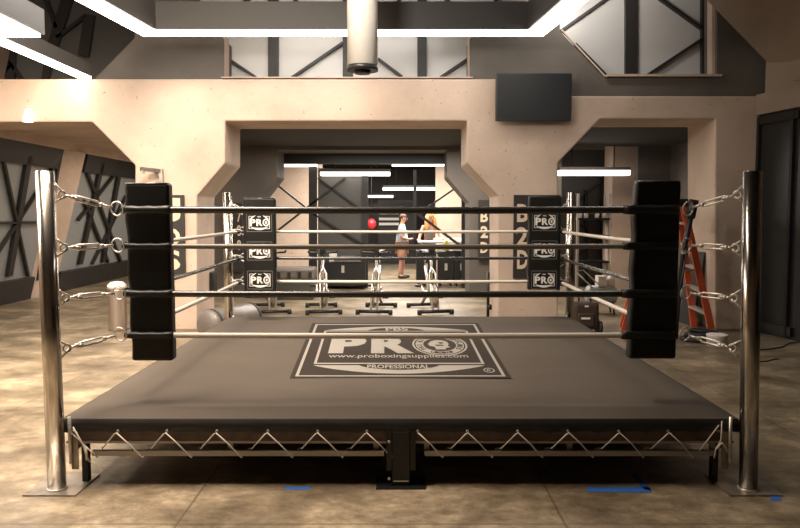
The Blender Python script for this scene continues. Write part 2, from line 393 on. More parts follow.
# back room walls
f = MB(); f.box((-6.3, 24.8, 0), (7.5, 25, 3.15)); struct(f.build('wall_far', 'dkpanel'))
f = MB(); f.box((5.3, YB, 0), (5.45, 25, 3.1)); struct(f.build('wall_aisle_right', 'dkpanel'))
f = MB(); f.box((1.0, 20.6, 0), (3.4, 20.75, 3.1)); struct(f.build('wall_beige', 'tan'))
f = MB(); f.box((-3.6, 19.8, 0), (-2.1, 20, 3.1)); struct(f.build('wall_beige_left', 'tan'))
# dark header slab in the second portal
f = MB(); f.box((P(277, 150, 15.2).x-.2, 15.12, P(400, 164, 15.2).z), (P(447, 150, 15.2).x+.3, 15.3, 3.1)); struct(f.build('trim_8', 'black'))

# glazed steel partition behind the second portal
YP = 15.6
g = MB(); g.prism([XZ(318, 168, YP), XZ(362, 170, YP), floorpt(362, YP), floorpt(318, YP)], YP, YP+.02); part = struct(g.build('window_7', 'darkglass'))
for a, b, wpx in [((313, 150), (313, 302), 8), ((365, 170), (365, 302), 6), ((415, 170), (415, 240), 3), ((464, 190), (464, 300), 5), ((276, 184), (314, 214), 1.8), ((276, 232), (345, 178), 1.8), ((318, 178), (366, 213), 1.8), ((312, 213), (366, 246), 1.8), ((418, 214), (470, 178), 1.8), ((418, 214), (466, 250), 2.6)]:
    k = MB(); k.bar(P(*a, YP-.05), P(*b, YP-.05), wpx*YP/F, .08, up=(0, 1, 0)); k.build('brace' if wpx < 3 else 'mullion', 'steel', part)
# right aisle: dark framed partition and lit column
f = MB(); f.prism([floorpt(560, 16), XZ(560, 150, 16), XZ(608, 150, 16), floorpt(608, 16)], 16, 16.02); part = struct(f.build('window_8', 'darkglass'))
for a, b, wpx in [((603, 170), (603, 300), 5), ((586, 190), (586, 300), 3), ((565, 210), (618, 170), 1.6), ((570, 215), (605, 250), 1.8), ((560, 268), (610, 232), 1.6)]:
    k = MB(); k.bar(P(*a, 15.9), P(*b, 15.9), wpx*15.9/F, .08, up=(0, 1, 0)); k.build('brace' if wpx < 2.9 else 'mullion', 'steel', part)
f = MB(); f.box((P(611, 250, 15).x, 15, 0), (P(636, 250, 15).x, 15.6, 3.1)); struct(f.build('trim_9', 'tan'))
f = MB(); f.box((P(636, 250, 14.4).x, 14.4, 0), (5.3, 14.6, 2.9)); struct(f.build('wall_aisle_end', 'dkpanel'))
# white baseboard-like plinth seams on piers

# ============================================================ LIGHT FIXTURES
def fixture(loc, label, group=None): return thing('linear_light', loc, label, 'light', group)
# rectangular frame of LED beams hung over the hall
zl = P(400, 37, 9.25).z
xl, xr = P(142, 36, 9.25).x, P(545, 33, 9.25).x
t = fixture((xl, 9.25, zl), 'large dark rectangular ceiling frame with a bright white strip along its underside, above the doorway')
W = .26
def beam(a, b, nm='housing'):
    k = MB(); k.hexa(a, b); return k
yf, yb_ = 9.25, 9.25-W
k = MB()
out = [(xl-.45, 5.0), (xl, yf), (xr, yf), (xr+.45, 5.0)]
inn = [(xl+W-.43, 5.0), (xl+W, yf-W), (xr-W, yf-W), (xr-W+.43, 5.0)]
for i in range(3):
    k = MB(); q = [out[i], out[i+1], inn[i+1], inn[i]]
    k.hexa([(x, y, zl+.03) for x, y in q], [(x, y, zl+.36) for x, y in q]); k.build('housing', 'fixture', t)
    k = MB()
    def sh(o, n_, s): return (o[0]+(n_[0]-o[0])*s, o[1]+(n_[1]-o[1])*s)
    q = [sh(out[i], inn[i], .12), sh(out[i+1], inn[i+1], .12), sh(out[i+1], inn[i+1], .88), sh(out[i], inn[i], .88)]
    k.hexa([(x, y, zl) for x, y in q], [(x, y, zl+.03) for x, y in q]); k.build('light_strip', 'led', t)
for x, y in [(xl+.15, yf-.15), (xr-.15, yf-.15), (xl-.05, 6), (xr+.05, 6)]:
    k = MB(); k.tube([(x, y, zl+.36), (x, y, 6.59)], .008, 6); k.build('suspension_rod', 'steel', t)
# long beam on the far left, ending at the portal
p1 = P(91, 79, 9.85)
t = fixture(p1, 'long boxed light on the left running up to the concrete beam, bright strip beneath')
k = MB(); k.box((p1.x-.14, 7.6, p1.z), (p1.x, 9.86, p1.z+.03)); k.build('light_strip', 'led', t)
k = MB(); k.box((p1.x-.14, 7.6, p1.z+.03), (p1.x+.02, 9.86, p1.z+.2)); k.build('housing', 'fixture', t)
k = MB(); k.tube([(p1.x-.06, 8.3, p1.z+.2), (p1.x-.06, 8.3, 6.59)], .008, 6); k.build('suspension_rod', 'steel', t)
# big luminous box top left
p2 = P(45, 38, 7.5)
t = fixture(p2, 'wide glowing ceiling box in the top left corner with a grey side face')
k = MB(); k.box((p2.x-1.4, 3.6, p2.z), (p2.x-.03, 7.47, p2.z+.03)); k.build('light_panel', 'led', t)
k = MB(); k.box((p2.x-1.43, 3.57, p2.z+.03), (p2.x, 7.5, p2.z+.28)); k.build('housing', 'fixture', t)
for y in (4.2, 7):
    k = MB(); k.tube([(p2.x-.7, y, p2.z+.28), (p2.x-.7, y, 6.59)], .008, 6); k.build('suspension_rod', 'steel', t)
# hanging cylinder
pc = P(362.5, 71, 7.6); rad = 15*7.6/F
t = thing('hanging_pipe', pc, 'pale vertical cylinder hanging from above with a dark open bottom end', 'pipe')
k = MB(); k.tube([(pc.x, pc.y, pc.z+.03), (pc.x, pc.y, 6.59)], rad, 28); k.build('pipe_body', 'pipe', t)
k = MB(); k.lathe((pc.x, pc.y, pc.z), [(rad*1.03, .0), (rad*1.03, .05)], 28); k.lathe((pc.x, pc.y, pc.z-.03), [(rad*.5, 0), (rad*.55, .03)], 20); k.build('end_cap', 'blackm', t)
pl_ = area('pipe_fill', (pc.x-.2, pc.y-1.6, pc.z+.7), (.25, .25), 45, NEUT, (math.radians(85), 0, math.radians(-6)))  # added lamp with no fixture, whitens the front of the pipe
# fluorescent bars beyond
def bar_light(x0, x1, y, Y, label, dep=.3, hh=.07):
    a, b = P(x0, y, Y), P(x1, y, Y)
    t = thing('fluorescent_light', ((a.x+b.x)/2, Y, a.z), label, 'light', None)
    k = MB(); k.box((a.x, Y-dep/2, a.z-hh/2), (b.x, Y+dep/2, a.z+hh/2)); k.build('diffuser', 'ledlow', t)
    k = MB(); k.box((a.x, Y-dep/2, a.z+hh/2), (b.x, Y+dep/2, a.z+hh/2+.06)); k.build('housing', 'fixture', t)
    zc = 3.09 if Y > 14.9 else 2.87
    for x in (a.x*.8+b.x*.2, a.x*.2+b.x*.8):
        k = MB(); k.tube([(x, Y, a.z+.05), (x, Y, zc)], .01, 6); k.build('suspension_rod', 'steel', t)
bar_light(321, 390, 174, 15.45, 'widest white fluorescent bar seen through the middle doorway, left of centre')
bar_light(383, 448, 189, 21, 'white fluorescent bar above the two people, seen low through the doorway')
bar_light(366, 393, 196.5, 24, 'faintest short light bar in the farthest part of the back room')
bar_light(281, 317, 165.5, 15.5, 'thin light bar on the left just under the dark header of the middle doorway', hh=.04)
bar_light(392, 444, 165, 15.5, 'thin light bar on the right just under the dark header of the middle doorway', hh=.04)
bar_light(558, 628, 173, 14.0, 'bright white bar light in the right side passage', hh=.09)
# small lamp on beam
p = P(28, 122, YF-.06)
t = thing('wall_lamp', p, 'small glowing white lamp fixed to the bottom edge of the concrete beam, far left', 'lamp')
k = MB(); k.lathe((p.x, YF-.07, p.z), [(.065, 0), (.06, .03), (.035, .11), (.02, .17)], 16); k.build('lamp_shade', mat('lamp_glow', (1, 1, 1), .5, emit=((1, .9, .8), 2.5)), t)
k = MB(); k.box((p.x-.04, YF-.05, p.z), (p.x+.04, YF+.005, p.z+.08)); k.build('bracket', 'white', t)
# television
a, b = P(496, 73, YF-.15), P(571, 121, YF-.15)
t = thing('television', ((a.x+b.x)/2, YF-.1, b.z), 'large black flat television mounted high on the concrete beam', 'television')
k = MB(); k.box((a.x, YF-.17, b.z), (b.x, YF-.10, a.z)); k.build('casing', 'black', t, bevel=.008)
k = MB(); k.box((a.x+.02, YF-.173, b.z+.03), (b.x-.02, YF-.168, a.z-.02)); k.build('screen', 'screen', t)
k = MB(); k.box(((a.x+b.x)/2-.2, YF-.11, (a.z+b.z)/2-.15), ((a.x+b.x)/2+.2, YF+.01, (a.z+b.z)/2+.15)); k.build('wall_mount', 'blackm', t)
# small metal bracket on left pier
t = thing('wall_bracket', P(160, 178, YF), 'small grey metal arm bracket sticking out of the left concrete pier', 'bracket')
k = MB(); k.bar(P(141, 169, YF-.22), P(160, 171, YF-.03), .07, .05); k.bar(P(143, 170, YF-.22), P(143, 174, YF-.22), .03); k.build('arm', 'plate', t)
k = MB(); k.bar(P(160, 169, YF-.03), P(161, 184, YF-.03), .07, .06); k.bar(P(155, 171, YF-.08), P(161, 182, YF-.03), .03); k.build('wall_plate', 'plate', t)

# ============================================================ TEXT
_tc = {}
def text_mesh(s, bold=.0):
    if (s, bold) in _tc: return _tc[(s, bold)]
    cu = bpy.data.curves.new('t', 'FONT'); cu.body = s; cu.offset = bold; cu.resolution_u = 3
    o = bpy.data.objects.new('t', cu); C.objects.link(o)
    me = bpy.data.meshes.new_from_object(o.evaluated_get(bpy.context.evaluated_depsgraph_get()))
    C.objects.unlink(o); bpy.data.objects.remove(o)
    vs = [v.co.copy() for v in me.vertices]; fs = [tuple(p.vertices) for p in me.polygons]
    x0 = min(v.x for v in vs); x1 = max(v.x for v in vs); y0 = min(v.y for v in vs); y1 = max(v.y for v in vs)
    vs = [((v.x-x0)/(x1-x0), (v.y-y0)/(y1-y0)) for v in vs]
    _tc[(s, bold)] = (vs, fs); return vs, fs
def flat(mb, verts, faces, fn):
    vv = [mb.bm.verts.new(fn(u, v)) for u, v in verts]
    for q in faces:
        try: mb.bm.faces.new([vv[i] for i in q])
        except ValueError: pass
def homography(dst):            # unit square -> quad (bl, br, tr, tl)
    src = [(0, 0), (1, 0), (1, 1), (0, 1)]
    import numpy as np
    A = []; B = []
    for (x, y), (X, Y) in zip(src, dst):
        A.append([x, y, 1, 0, 0, 0, -X*x, -X*y]); B.append(X); A.append([0, 0, 0, x, y, 1, -Y*x, -Y*y]); B.append(Y)
    h = np.linalg.solve(np.array(A, float), np.array(B, float)); return np.append(h, 1).reshape(3, 3)
import numpy as np
CQ = [(32, 212), (772, 212), (660, 28), (108, 28)]          # logo outline as read off
H = homography(CQ); HI = np.linalg.inv(H)
def hm(Hm, x, y): v = Hm @ np.array([x, y, 1.0]); return v[0]/v[2], v[1]/v[2]
def logo_parts():
    """dark / light / dark2 / light2 layers as (verts, faces) lists in the unit square"""
    L = [[], [], [], []]
    def quad(l, pts): L[l].append((pts, [tuple(range(len(pts)))]))
    def frame(l, o, i):
        for k in range(4): L[l].append(([o[k], o[(k+1) % 4], i[(k+1) % 4], i[k]], [(0, 1, 2, 3)]))
    def uv(x, y): return hm(HI, x, y)
    def rect(u0, v0, u1, v1): return [(u0, v0), (u1, v0), (u1, v1), (u0, v1)]
    quad(0, rect(0, 0, 1, 1))
    frame(1, rect(.022, .022, .978, .972), rect(.036, .036, .964, .955))
    u0, v0 = uv(112, 166); u1, _ = uv(681, 164); v1 = uv(400, 55)[1]
    # light crescents above and below the inner frame
    nn = 40
    for vb, bl in ((v1+.014, .09), (v0-.014, -.125)):
        q = [(u0+(u1-u0)*i/nn, vb+bl*math.sin(math.pi*i/nn)**.8) for i in range(nn+1)]
        L[1].append((q, [tuple(range(nn+1))]))
    quad(2, rect(u0-.012, v0-.012, u1+.012, v1+.012))
    frame(3, rect(u0, v0, u1, v1), rect(u0+.013, v0+.018, u1-.013, v1-.014))
    # top and bottom lobes of dark
    def lobe(uc, vc, ru, rv, up):
        pts = [(uc+ru*math.cos(a), vc+(rv if up else -rv)*math.sin(a)) for a in [math.pi*i/24 for i in range(25)]]
        L[2].append((pts, [tuple(range(25))]))
    lobe(.5, v1-.012, .17, .085, True); lobe(.5, v0+.010, .20, .095, False)
    for s_, su in ((0, .5),):
        pass
    def txt(l, s, x0, x1, yb, yt, bold=.02, ym=None):
        ua, va = uv(x0, yb)[0], uv(400, yb)[1]; ub = uv(x1, yb)[0]; vb = uv(400, yt)[1]
        vs, fs = text_mesh(s, bold); L[l].append(([(ua+(ub-ua)*p, va+(vb-va)*q) for p, q in vs], fs))
    txt(3, 'P', 160, 286, 130, 72, .06); txt(3, 'R', 303, 447, 130, 72, .06)
    txt(3, 'PBS', 352, 428, 54, 44, .03); txt(3, 'PROFESSIONAL', 290, 502, 181, 168, .02)
    txt(3, 'www.proboxingsupplies.com', 160, 630, 148, 133, .008)
    # medallion
    c0 = uv(532, 101); ru = (uv(623, 101)[0]-uv(441, 101)[0])/2; rv = (uv(532, 66)[1]-uv(532, 137)[1])/2
    def disc(l, k, lo=0):
        n = 48; A = [(c0[0]+ru*k*math.cos(2*math.pi*i/n), c0[1]+rv*k*math.sin(2*math.pi*i/n)) for i in range(n)]
        if lo:
            B = [(c0[0]+ru*lo*math.cos(2*math.pi*i/n), c0[1]+rv*lo*math.sin(2*math.pi*i/n)) for i in range(n)]
            L[l].append((A+B, [(i, (i+1) % n, n+(i+1) % n, n+i) for i in range(n)]))
        else: L[l].append((A, [tuple(range(n))]))
    disc(3, 1.0, .93); disc(3, .88, .60)
    # head emblem: plain helmeted profile
    hd = [(-.30, .30), (-.12, .42), (.12, .42), (.30, .28), (.34, .05), (.28, -.12), (.36, -.24), (.20, -.30), (.16, -.44), (-.18, -.44), (-.2, -.2), (-.38, -.12), (-.42, .08)]
    L[3].append(([(c0[0]+ru*x, c0[1]+rv*y) for x, y in hd], [tuple(range(len(hd)))]))
    ring = []
    def around(s, a0, a1, flip=False):
        for i, ch in enumerate(s):
            if ch == ' ': continue
            a = math.radians(a0+(a1-a0)*i/(len(s)-1)); vs, fs = text_mesh(ch, .03)
            pts = []
            for p, q in vs:
                x = (p-.5)*.15; y = (q-.5)*.19; ro = a-math.pi/2 if not flip else a+math.pi/2
                X = .74*math.cos(a)+x*math.cos(ro)-y*math.sin(ro); Y = .74*math.sin(a)+x*math.sin(ro)+y*math.cos(ro)
                pts.append((c0[0]+ru*X, c0[1]+rv*Y))
            ring.append((pts, fs))
    around('PRO BOXING SUPPLIES', 212, -32); around('U.S.A.', 245, 295, True)
    face = [(-.05, .2), (.12, .22), (.16, .1), (.02, .06)], [(-.2, -.02), (.1, -.02), (.16, -.12), (-.12, -.14)]
    for q in face: ring.append(([(c0[0]+ru*x, c0[1]+rv*y) for x, y in q], [(0, 1, 2, 3)]))
    # registered mark
    c1 = uv(697, 187)
    n = 24; A = [(c1[0]+.026*math.cos(2*math.pi*i/n), c1[1]+.034*math.sin(2*math.pi*i/n)) for i in range(n)]; B = [(c1[0]+.020*math.cos(2*math.pi*i/n), c1[1]+.026*math.sin(2*math.pi*i/n)) for i in range(n)]
    L[3].append((A+B, [(i, (i+1) % n, n+(i+1) % n, n+i) for i in range(n)]))
    vs, fs = text_mesh('R', .02); L[3].append(([(c1[0]-.010+.02*p, c1[1]-.014+.028*q) for p, q in vs], fs))
    L.append(ring); return L
LOGO = logo_parts()
def put_logo(parent, fn, dark, light, step=.0012, names=('logo_background', 'logo_print')):
    for l, mt in zip(range(5), (dark, light, dark, light, dark)):
        mb = MB()
        for vs, fs in LOGO[l]: flat(mb, vs, fs, lambda u, v: fn(u, v, step*(l+1)))
        mb.build(names[l % 2], mt, parent, recalc=False)

# ============================================================ BOXING RING
YPO, YPB = 4.125, 8.42
XP = 2.02
LE = -.02
ZM = PZ(400, 413, .43).z
YM0 = 4.2; ZT = P(400, 414, YM0).z; XM = 1.98; YM1 = 8.34
YMB = 8.15
t = thing('ring_platform', (0, YM0, 0), 'boxing ring platform with brown canvas floor, printed logo and black laced skirt', 'boxing ring')
# canvas with slight rounding at its edges
k = MB(); nx, ny = 40, 40; g = {}
for i in range(nx+1):
    for j in range(ny+1):
        x = -XM+2*XM*i/nx; y = YM0+(YM1-YM0)*j/ny; e = min(XM-abs(x), y-YM0, YM1-y)
        z = ZT-.03*max(0, 1-e/.12)**2 + .003*math.sin(x*3+y*1.7)*min(1, e/.3)
        g[i, j] = k.bm.verts.new((x, y, z))
for i in range(nx):
    for j in range(ny):
        q = k.bm.faces.new((g[i, j], g[i+1, j], g[i+1, j+1], g[i, j+1])); q.smooth = True
cv = k.build('canvas', 'canvas', t, recalc=False)
# logo printed on canvas
def on_canvas(u, v, h):
    cx, cy = hm(H, u, v); p = PZ(280+cx/3.3333, 315+cy/3.3333, ZT); return Vector((p.x, p.y, ZT+.002+h))
put_logo(t, on_canvas, 'logodark', 'logolight', .0012)
# skirt with scalloped lower edge, four sides
def skirt(p, q, n, ph, name='skirt'):
    k = MB(); p = Vector(p); q = Vector(q); d = (q-p).normalized(); nrm = Vector((d.y, -d.x, 0)); rows = []
    N_ = n*8
    for i in range(N_+1):
        s = i/N_; b = p+(q-p)*s; ph_ = (s*n+ph) % 1
        sag = .112-.022*math.sin(math.pi*ph_)
        rows.append([k.bm.verts.new(b+nrm*o+Vector((0, 0, z))) for o, z in ((0, ZT-.028), (.012, ZT-.05), (.014+.004*math.sin(i*.7), ZT-.1), (.008, ZT-sag), (-.015, ZT-sag+.004), (-.02, ZT-.05))])
    for A, B in zip(rows, rows[1:]):
        for a in range(5): fc = k.bm.faces.new((A[a], B[a], B[a+1], A[a+1])); fc.smooth = True
    return k.build(name, 'skirt', t)
skirt((-XM, YM0, 0), (XM, YM0, 0), 14, .9); skirt((XM, YM0, 0), (XM, YM1, 0), 14, 0); skirt((XM, YM1, 0), (-XM, YM1, 0), 14, 0); skirt((-XM, YM1, 0), (-XM, YM0, 0), 14, 0)
# deck and frame
zf0 = P(400, 443.5, YM0).z; 
k = MB(); k.box((-XM+.03, YM0+.006, zf0+.012), (XM-.03, YM1-.006, ZT-.035)); k.build('deck', 'wood', t)
k = MB()
for a, b in (((-XM+.02, YM0+.002), (XM-.02, YM0+.06)), ((-XM+.02, YM1-.06), (XM-.02, YM1-.002))): k = MB(); k.box((*a, zf0), (*b, zf0+.014)); k.build('edge_angle', 'tube', t)
k = MB()
for x in (-1.0, 0, 1.0): k.box((x-.03, YM0+.1, .2), (x+.03, YM1-.1, zf0+.01))
for y in (5.2, 6.2, 7.2): k.box((-XM+.1, y-.03, .2), (XM-.1, y+.03, zf0+.01))
k.build('cross_beam', 'blackm', t)
zt = P(400, 453.3, YM0).z
def lace_tube(x0, x1, y, ends=True):
    k = MB(); k.bar((x0, y, zt), (x1, y, zt), .03, .03); return k.build('lacing_tube', 'tube', t)
xa, xb, xc, xd = P(92, 453, YM0).x, P(384, 453, YM0).x, P(425, 453, YM0).x, P(716, 453, YM0).x
lace_tube(xa, xb, YM0+.01); lace_tube(xc, xd, YM0+.01)
for yb in (YM1-.02,): lace_tube(-XM+.1, XM-.1, yb)
for sx in (-1, 1):
    k = MB(); k.bar((sx*(XM-.02), YM0+.1, zt), (sx*(XM-.02), YM1-.1, zt), .03); k.build('lacing_tube', 'tube', t)
for px in (229, 376, 427, 571, 715):
    x = P(px, 447, YM0).x
    k = MB(); k.box((x-.016, YM0+.03, zt-.015), (x+.016, YM0+.05, zf0+.01)); k.build('hanger_bracket', 'tube', t)
# lacing cord
gx = [73, 118, 167, 217, 268, 318, 367], [418, 467.5, 517.5, 568, 618.5, 668, 718]
zg = P(400, 432, YM0).z
def cord(pxs, first):
    pts = []; yo = YM0-.024
    for i, px in enumerate(pxs):
        x = P(px, 432, YM0).x; dx = .145
        pts += [Vector((x, yo, zg+.002)), Vector((x+dx*.5, yo-.004, (zg+zt)/2)), Vector((x+dx, yo+.006, zt-.02)), Vector((x+dx+.01, YM0+.045, zt+.0))]
        if i < len(pxs)-1:
            xn = P(pxs[i+1], 432, YM0).x
            pts += [Vector((xn-.112, YM0+.04, zt+.02)), Vector((xn-.095, YM0-.002, zt+.03)), Vector((xn-.012, yo, zg-.005))]
    k = MB(); k.tube(pts, .0042, 6); return k.build('lacing_cord', 'cord', t)
cord(gx[0], 0); cord(gx[1][:-1], 1)
k = MB(); x0 = P(722, 425, YM0).x
k.tube([P(699, 451, YM0-.02), P(707, 441, YM0-.02), P(719, 425, YM0-.025)], .0042, 6)
k.tube([P(722, 421, YM0-.03), P(721, 440, YM0-.03), P(716, 449, YM0-.03), P(714, 458, YM0-.03)], .0042, 6)
k.tube([P(716, 449, YM0-.03), P(722, 443, YM0-.04), P(726, 448, YM0-.035), P(728, 452, YM0-.03)], .007, 6); k.build('lacing_cord', 'cord', t)
k = MB(); k.tube([P(73, 427, YM0-.03), P(83, 445, YM0-.04), P(86, 455, YM0-.04), P(90, 462, YM0-.03)], .005, 6)
k.tube([P(84, 446, YM0-.04), P(92, 452, YM0-.05), P(97, 457, YM0-.03)], .0045, 6); k.tube([P(86, 448, YM0-.04), P(87, 460, YM0-.04)], .008, 6)
k.tube([P(90, 462, YM0-.03), P(97, 466, YM0-.03), P(103, 472, YM0-.05)], .002, 5); k.build('lacing_cord', 'cord', t)
k = MB()
for px in gx[0]+gx[1]+[722]:
    p = P(px, 431, YM0-.02); k.torus((p.x, YM0-.022, p.z), .006, .0022, (0, 1, 0), 12, 6)
k.build('grommet', 'zinc', t)['kind'] = 'stuff'
# supports: centre legs, corner brackets
def leg(x, y, name='support_leg'):
    s = -1 if y < 6 else 1
    k = MB(); k.box((x-.052, y-.05, 0.006), (x+.052, y+.05, ZT-.1)); l = k.build(name, 'steel', t, bevel=.004)
    k = MB(); k.box((x-.085, y-.055, P(400, 469, YM0).z), (x-.055, y-.045, ZT-.1)); k.box((x+.055, y-.055, P(400, 469, YM0).z), (x+.085, y-.045, ZT-.1)); k.box((x-.085, y-.045, .12), (x+.085, y+.045, .14)); k.build('side_plate', 'blackm', l)
    k = MB(); k.box((x-.145, y-.10, 0), (x+.145, y+.12, .007)); k.build('foot_plate', 'blackm', l)
    k = MB(); k.box((x-.045, y-.056, .03), (x+.045, y-.052, .036)); k.build('weld_bead', 'zinc', l)
    for zz in (.27, .05): k = MB(); k.lathe((x-.07, y-.058, zz), [(.008, -.006), (.008, .006)], 8, 'y'); k.build('bolt', 'zinc', l)
leg(P(401, 450, 4.2).x, YM0+.03)
for x, y in ((0, YM1-.05), (-XM+.05, 6.2), (XM-.05, 6.2), (0, 6.2)):
    k = MB(); k.box((x-.05, y-.05, .006), (x+.05, y+.05, zf0)); l = k.build('support_leg', 'steel', t)
    k = MB(); k.box((x-.12, y-.12, 0), (x+.12, y+.12, .007)); k.build('foot_plate', 'blackm', l)
for sx in (-1, 1):
    for y, s in ((YPO, 1), (YPB, -1)):
        k = MB(); x = sx*1.905; k.box((x-.02, y+.062*s, .1), (x+.02, y+.07*s, ZT-.09)); k.build('corner_plate', 'plate', t)
        k = MB(); k.tube([(sx*1.925, y+.050*s, .14), (sx*1.925, y+.050*s, ZT-.01)], .010, 8); k.build('locking_pin', 'zinc', t)
        k = MB(); x = sx*(XP-.15); k.box((x-.016, y+.11*s, .009), (x+.016, y+.16*s, zf0)); k.build('corner_leg', 'steel', t)

# posts
LUG_F = {-1: [(193, 54), (246, 57), (295, 59), (343, 62)], 1: [(193, 744), (245, 744), (293, 742), (343, 741)]}
NAMES = ['topmost', 'second from the top', 'third from the top', 'lowest']
def post(x, y, lean, label, sx, sy):
    t = thing('ring_post', (x, y, 0), label, 'post', 'chrome corner posts of the ring')
    H_ = 1.835
    k = MB(); k.tube([(x, y, .006), (x+lean, y, H_-.004)], .051, 32); k.tube([(x+lean, y, H_-.004), (x+lean, y, H_)], .049, 32); k.build('post_tube', 'chrome', t)
    k = MB(); k.box((x-.15, y-.10, 0), (x+.15, y+.24, .009)) if sy > 0 else k.box((x-.15, y-.24, 0), (x+.15, y+.10, .009)); bp_ = k.build('base_plate', 'plate', t)
    bp_.location = (0, 0, 0)
    k = MB(); k.torus((x, y, .012), .052, .007, (0, 0, 1), 24, 6); k.build('weld_bead', 'zinc', bp_)
    return t
EX = {-1: XP, 1: XP}
post(-1.985, YPO, -.010, 'tall chrome post at the front left corner of the ring', -1, 1)
post(2.015, YPO, -.035, 'tall chrome post at the front right corner of the ring', 1, 1)
post(-1.985, YPB, 0, 'chrome post at the back left corner of the ring', -1, -1)
post(1.965, YPB, 0, 'chrome post at the back right corner of the ring', 1, -1)

# ropes
YR0, YR1, XR = 4.42, 7.93, 1.735
ZR = [P(400, 209.5, YR0).z, P(400, 246, YR0).z, P(400, 293.5, YR0).z, P(400, 335, YR0).z]
RR = [.021, .0155, .0195, .0175]; RM = ['ropeb', 'ropeg', 'ropeb', 'ropew']
RNM = ['black', 'grey', 'black', 'pale']
SIDES = [('front', (-XR, YR0), (XR, YR0)), ('left', (-XR+.035, YR0+.06), (-XR, YR1)), ('right', (XR-.035, YR0+.06), (XR, YR1)), ('back', (-XR, YR1), (XR, YR1))]
for sd, a, b in SIDES:
    for i in range(4):
        A = Vector((*a, ZR[i])); B = Vector((*b, ZR[i])); n = 28; e_ = (B-A).normalized()*.055; A = A+e_; B = B-e_
        pts = [A.lerp(B, j/n)-Vector((0, 0, .006*math.sin(math.pi*j/n))) for j in range(n+1)]
        t = thing('ring_rope', A.lerp(B, .5), '%s %s rope along the %s side of the boxing ring' % (NAMES[i], RNM[i], sd), 'rope')
        m_ = 'ropew' if (i == 1 and sd != 'front') else RM[i]
        k = MB(); k.tube(pts, RR[i]*(.82 if sd != 'front' and i in (0, 2) else 1), 14); k.build('rope_cover', m_, t)
        # black tape wrap near both corners
        for P0, P1, s in ((A, B, 0), (B, A, 1)):
            if sd == 'back': ln = .16
            elif sd == 'front': ln = .33 if s else .30
            else: ln = .14
            d = (P1-P0).normalized(); m2 = 9
            wp = [P0+d*ln*q/m2+Vector((0, 0, -.002*math.sin(math.pi*q/m2))) for q in range(m2+1)]
            wr = [RR[i]+.006+.0035*((q*7+i*3) % 3)/2 for q in range(m2+1)]
            if sd == 'front' and s == 0: wr = [r-.004 for r in wr]
            k = MB(); k.tube(wp, wr, 12); k.build('tape_wrap', 'vinyl', t)

# turnbuckles
CN = {(-1, 0): 'front left', (1, 0): 'front right', (-1, 1): 'back left', (1, 1): 'back right'}
def turnbuckle(p, q, label):
    p = Vector(p); q = Vector(q); d = (q-p); L_ = d.length; d.normalize(); up = Vector((0, 0, 1)); sd = d.cross(up).normalized()
    t = thing('turnbuckle', p, label, 'turnbuckle')
    k = MB()
    k.torus(p+d*.03, .022, .0055, sd, 14, 6)
    k.tube([p+up*.055-d*.015, p+up*.02+d*.03, p+d*.05], .006, 8); k.tube([p-up*.055-d*.015, p-up*.02+d*.03, p+d*.05], .006, 8); k.build('post_lug', 'zinc', t)
    a, b = p+d*L_*.25, p+d*L_*.72
    for r0, r1 in ((p+d*.045, a), (b, q-d*.03)): k = MB(); k.tube([r0, r1], .008, 8); k.build('threaded_rod', 'zinc', t)
    k = MB()
    for s in (-1, 1):
        k.tube([a, a+d*.02+up*.013*s, b-d*.02+up*.013*s, b], .0065, 8)
        k.tube([a, a+d*.02+sd*.008*s, a+d*.035], .008, 8)
    k.lathe(a, [(.012, -.012), (.014, 0), (.012, .012)], 10); k.lathe(b, [(.012, -.012), (.014, 0), (.012, .012)], 10)
    k.build('body', 'zinc', t)
    k = MB(); k.torus(q+Vector((0, 0, 0)), .042, .0048, (.25 if p.x < 0 else -.5, 1, .1), 22, 8); k.build('ring', 'zinc', t)
for (sx, sy), nm in CN.items():
    for i in range(4):
        px_ = (1.99 if sx < 0 else 1.985) if not sy else (1.985 if sx < 0 else 1.965)
        pz = ZR[i]+(.09 if i == 0 else (-.04 if i == 3 else 0))
        y0 = YPO+.03 if not sy else YPB-.03
        ry = YR0-.01 if not sy else YR1+.03
        turnbuckle((sx*(px_-.045), y0, pz), (sx*(XR-(.03 if sx < 0 else 0)), ry, ZR[i]+.005), '%s silver turnbuckle on the %s post of the ring' % (NAMES[i], nm))

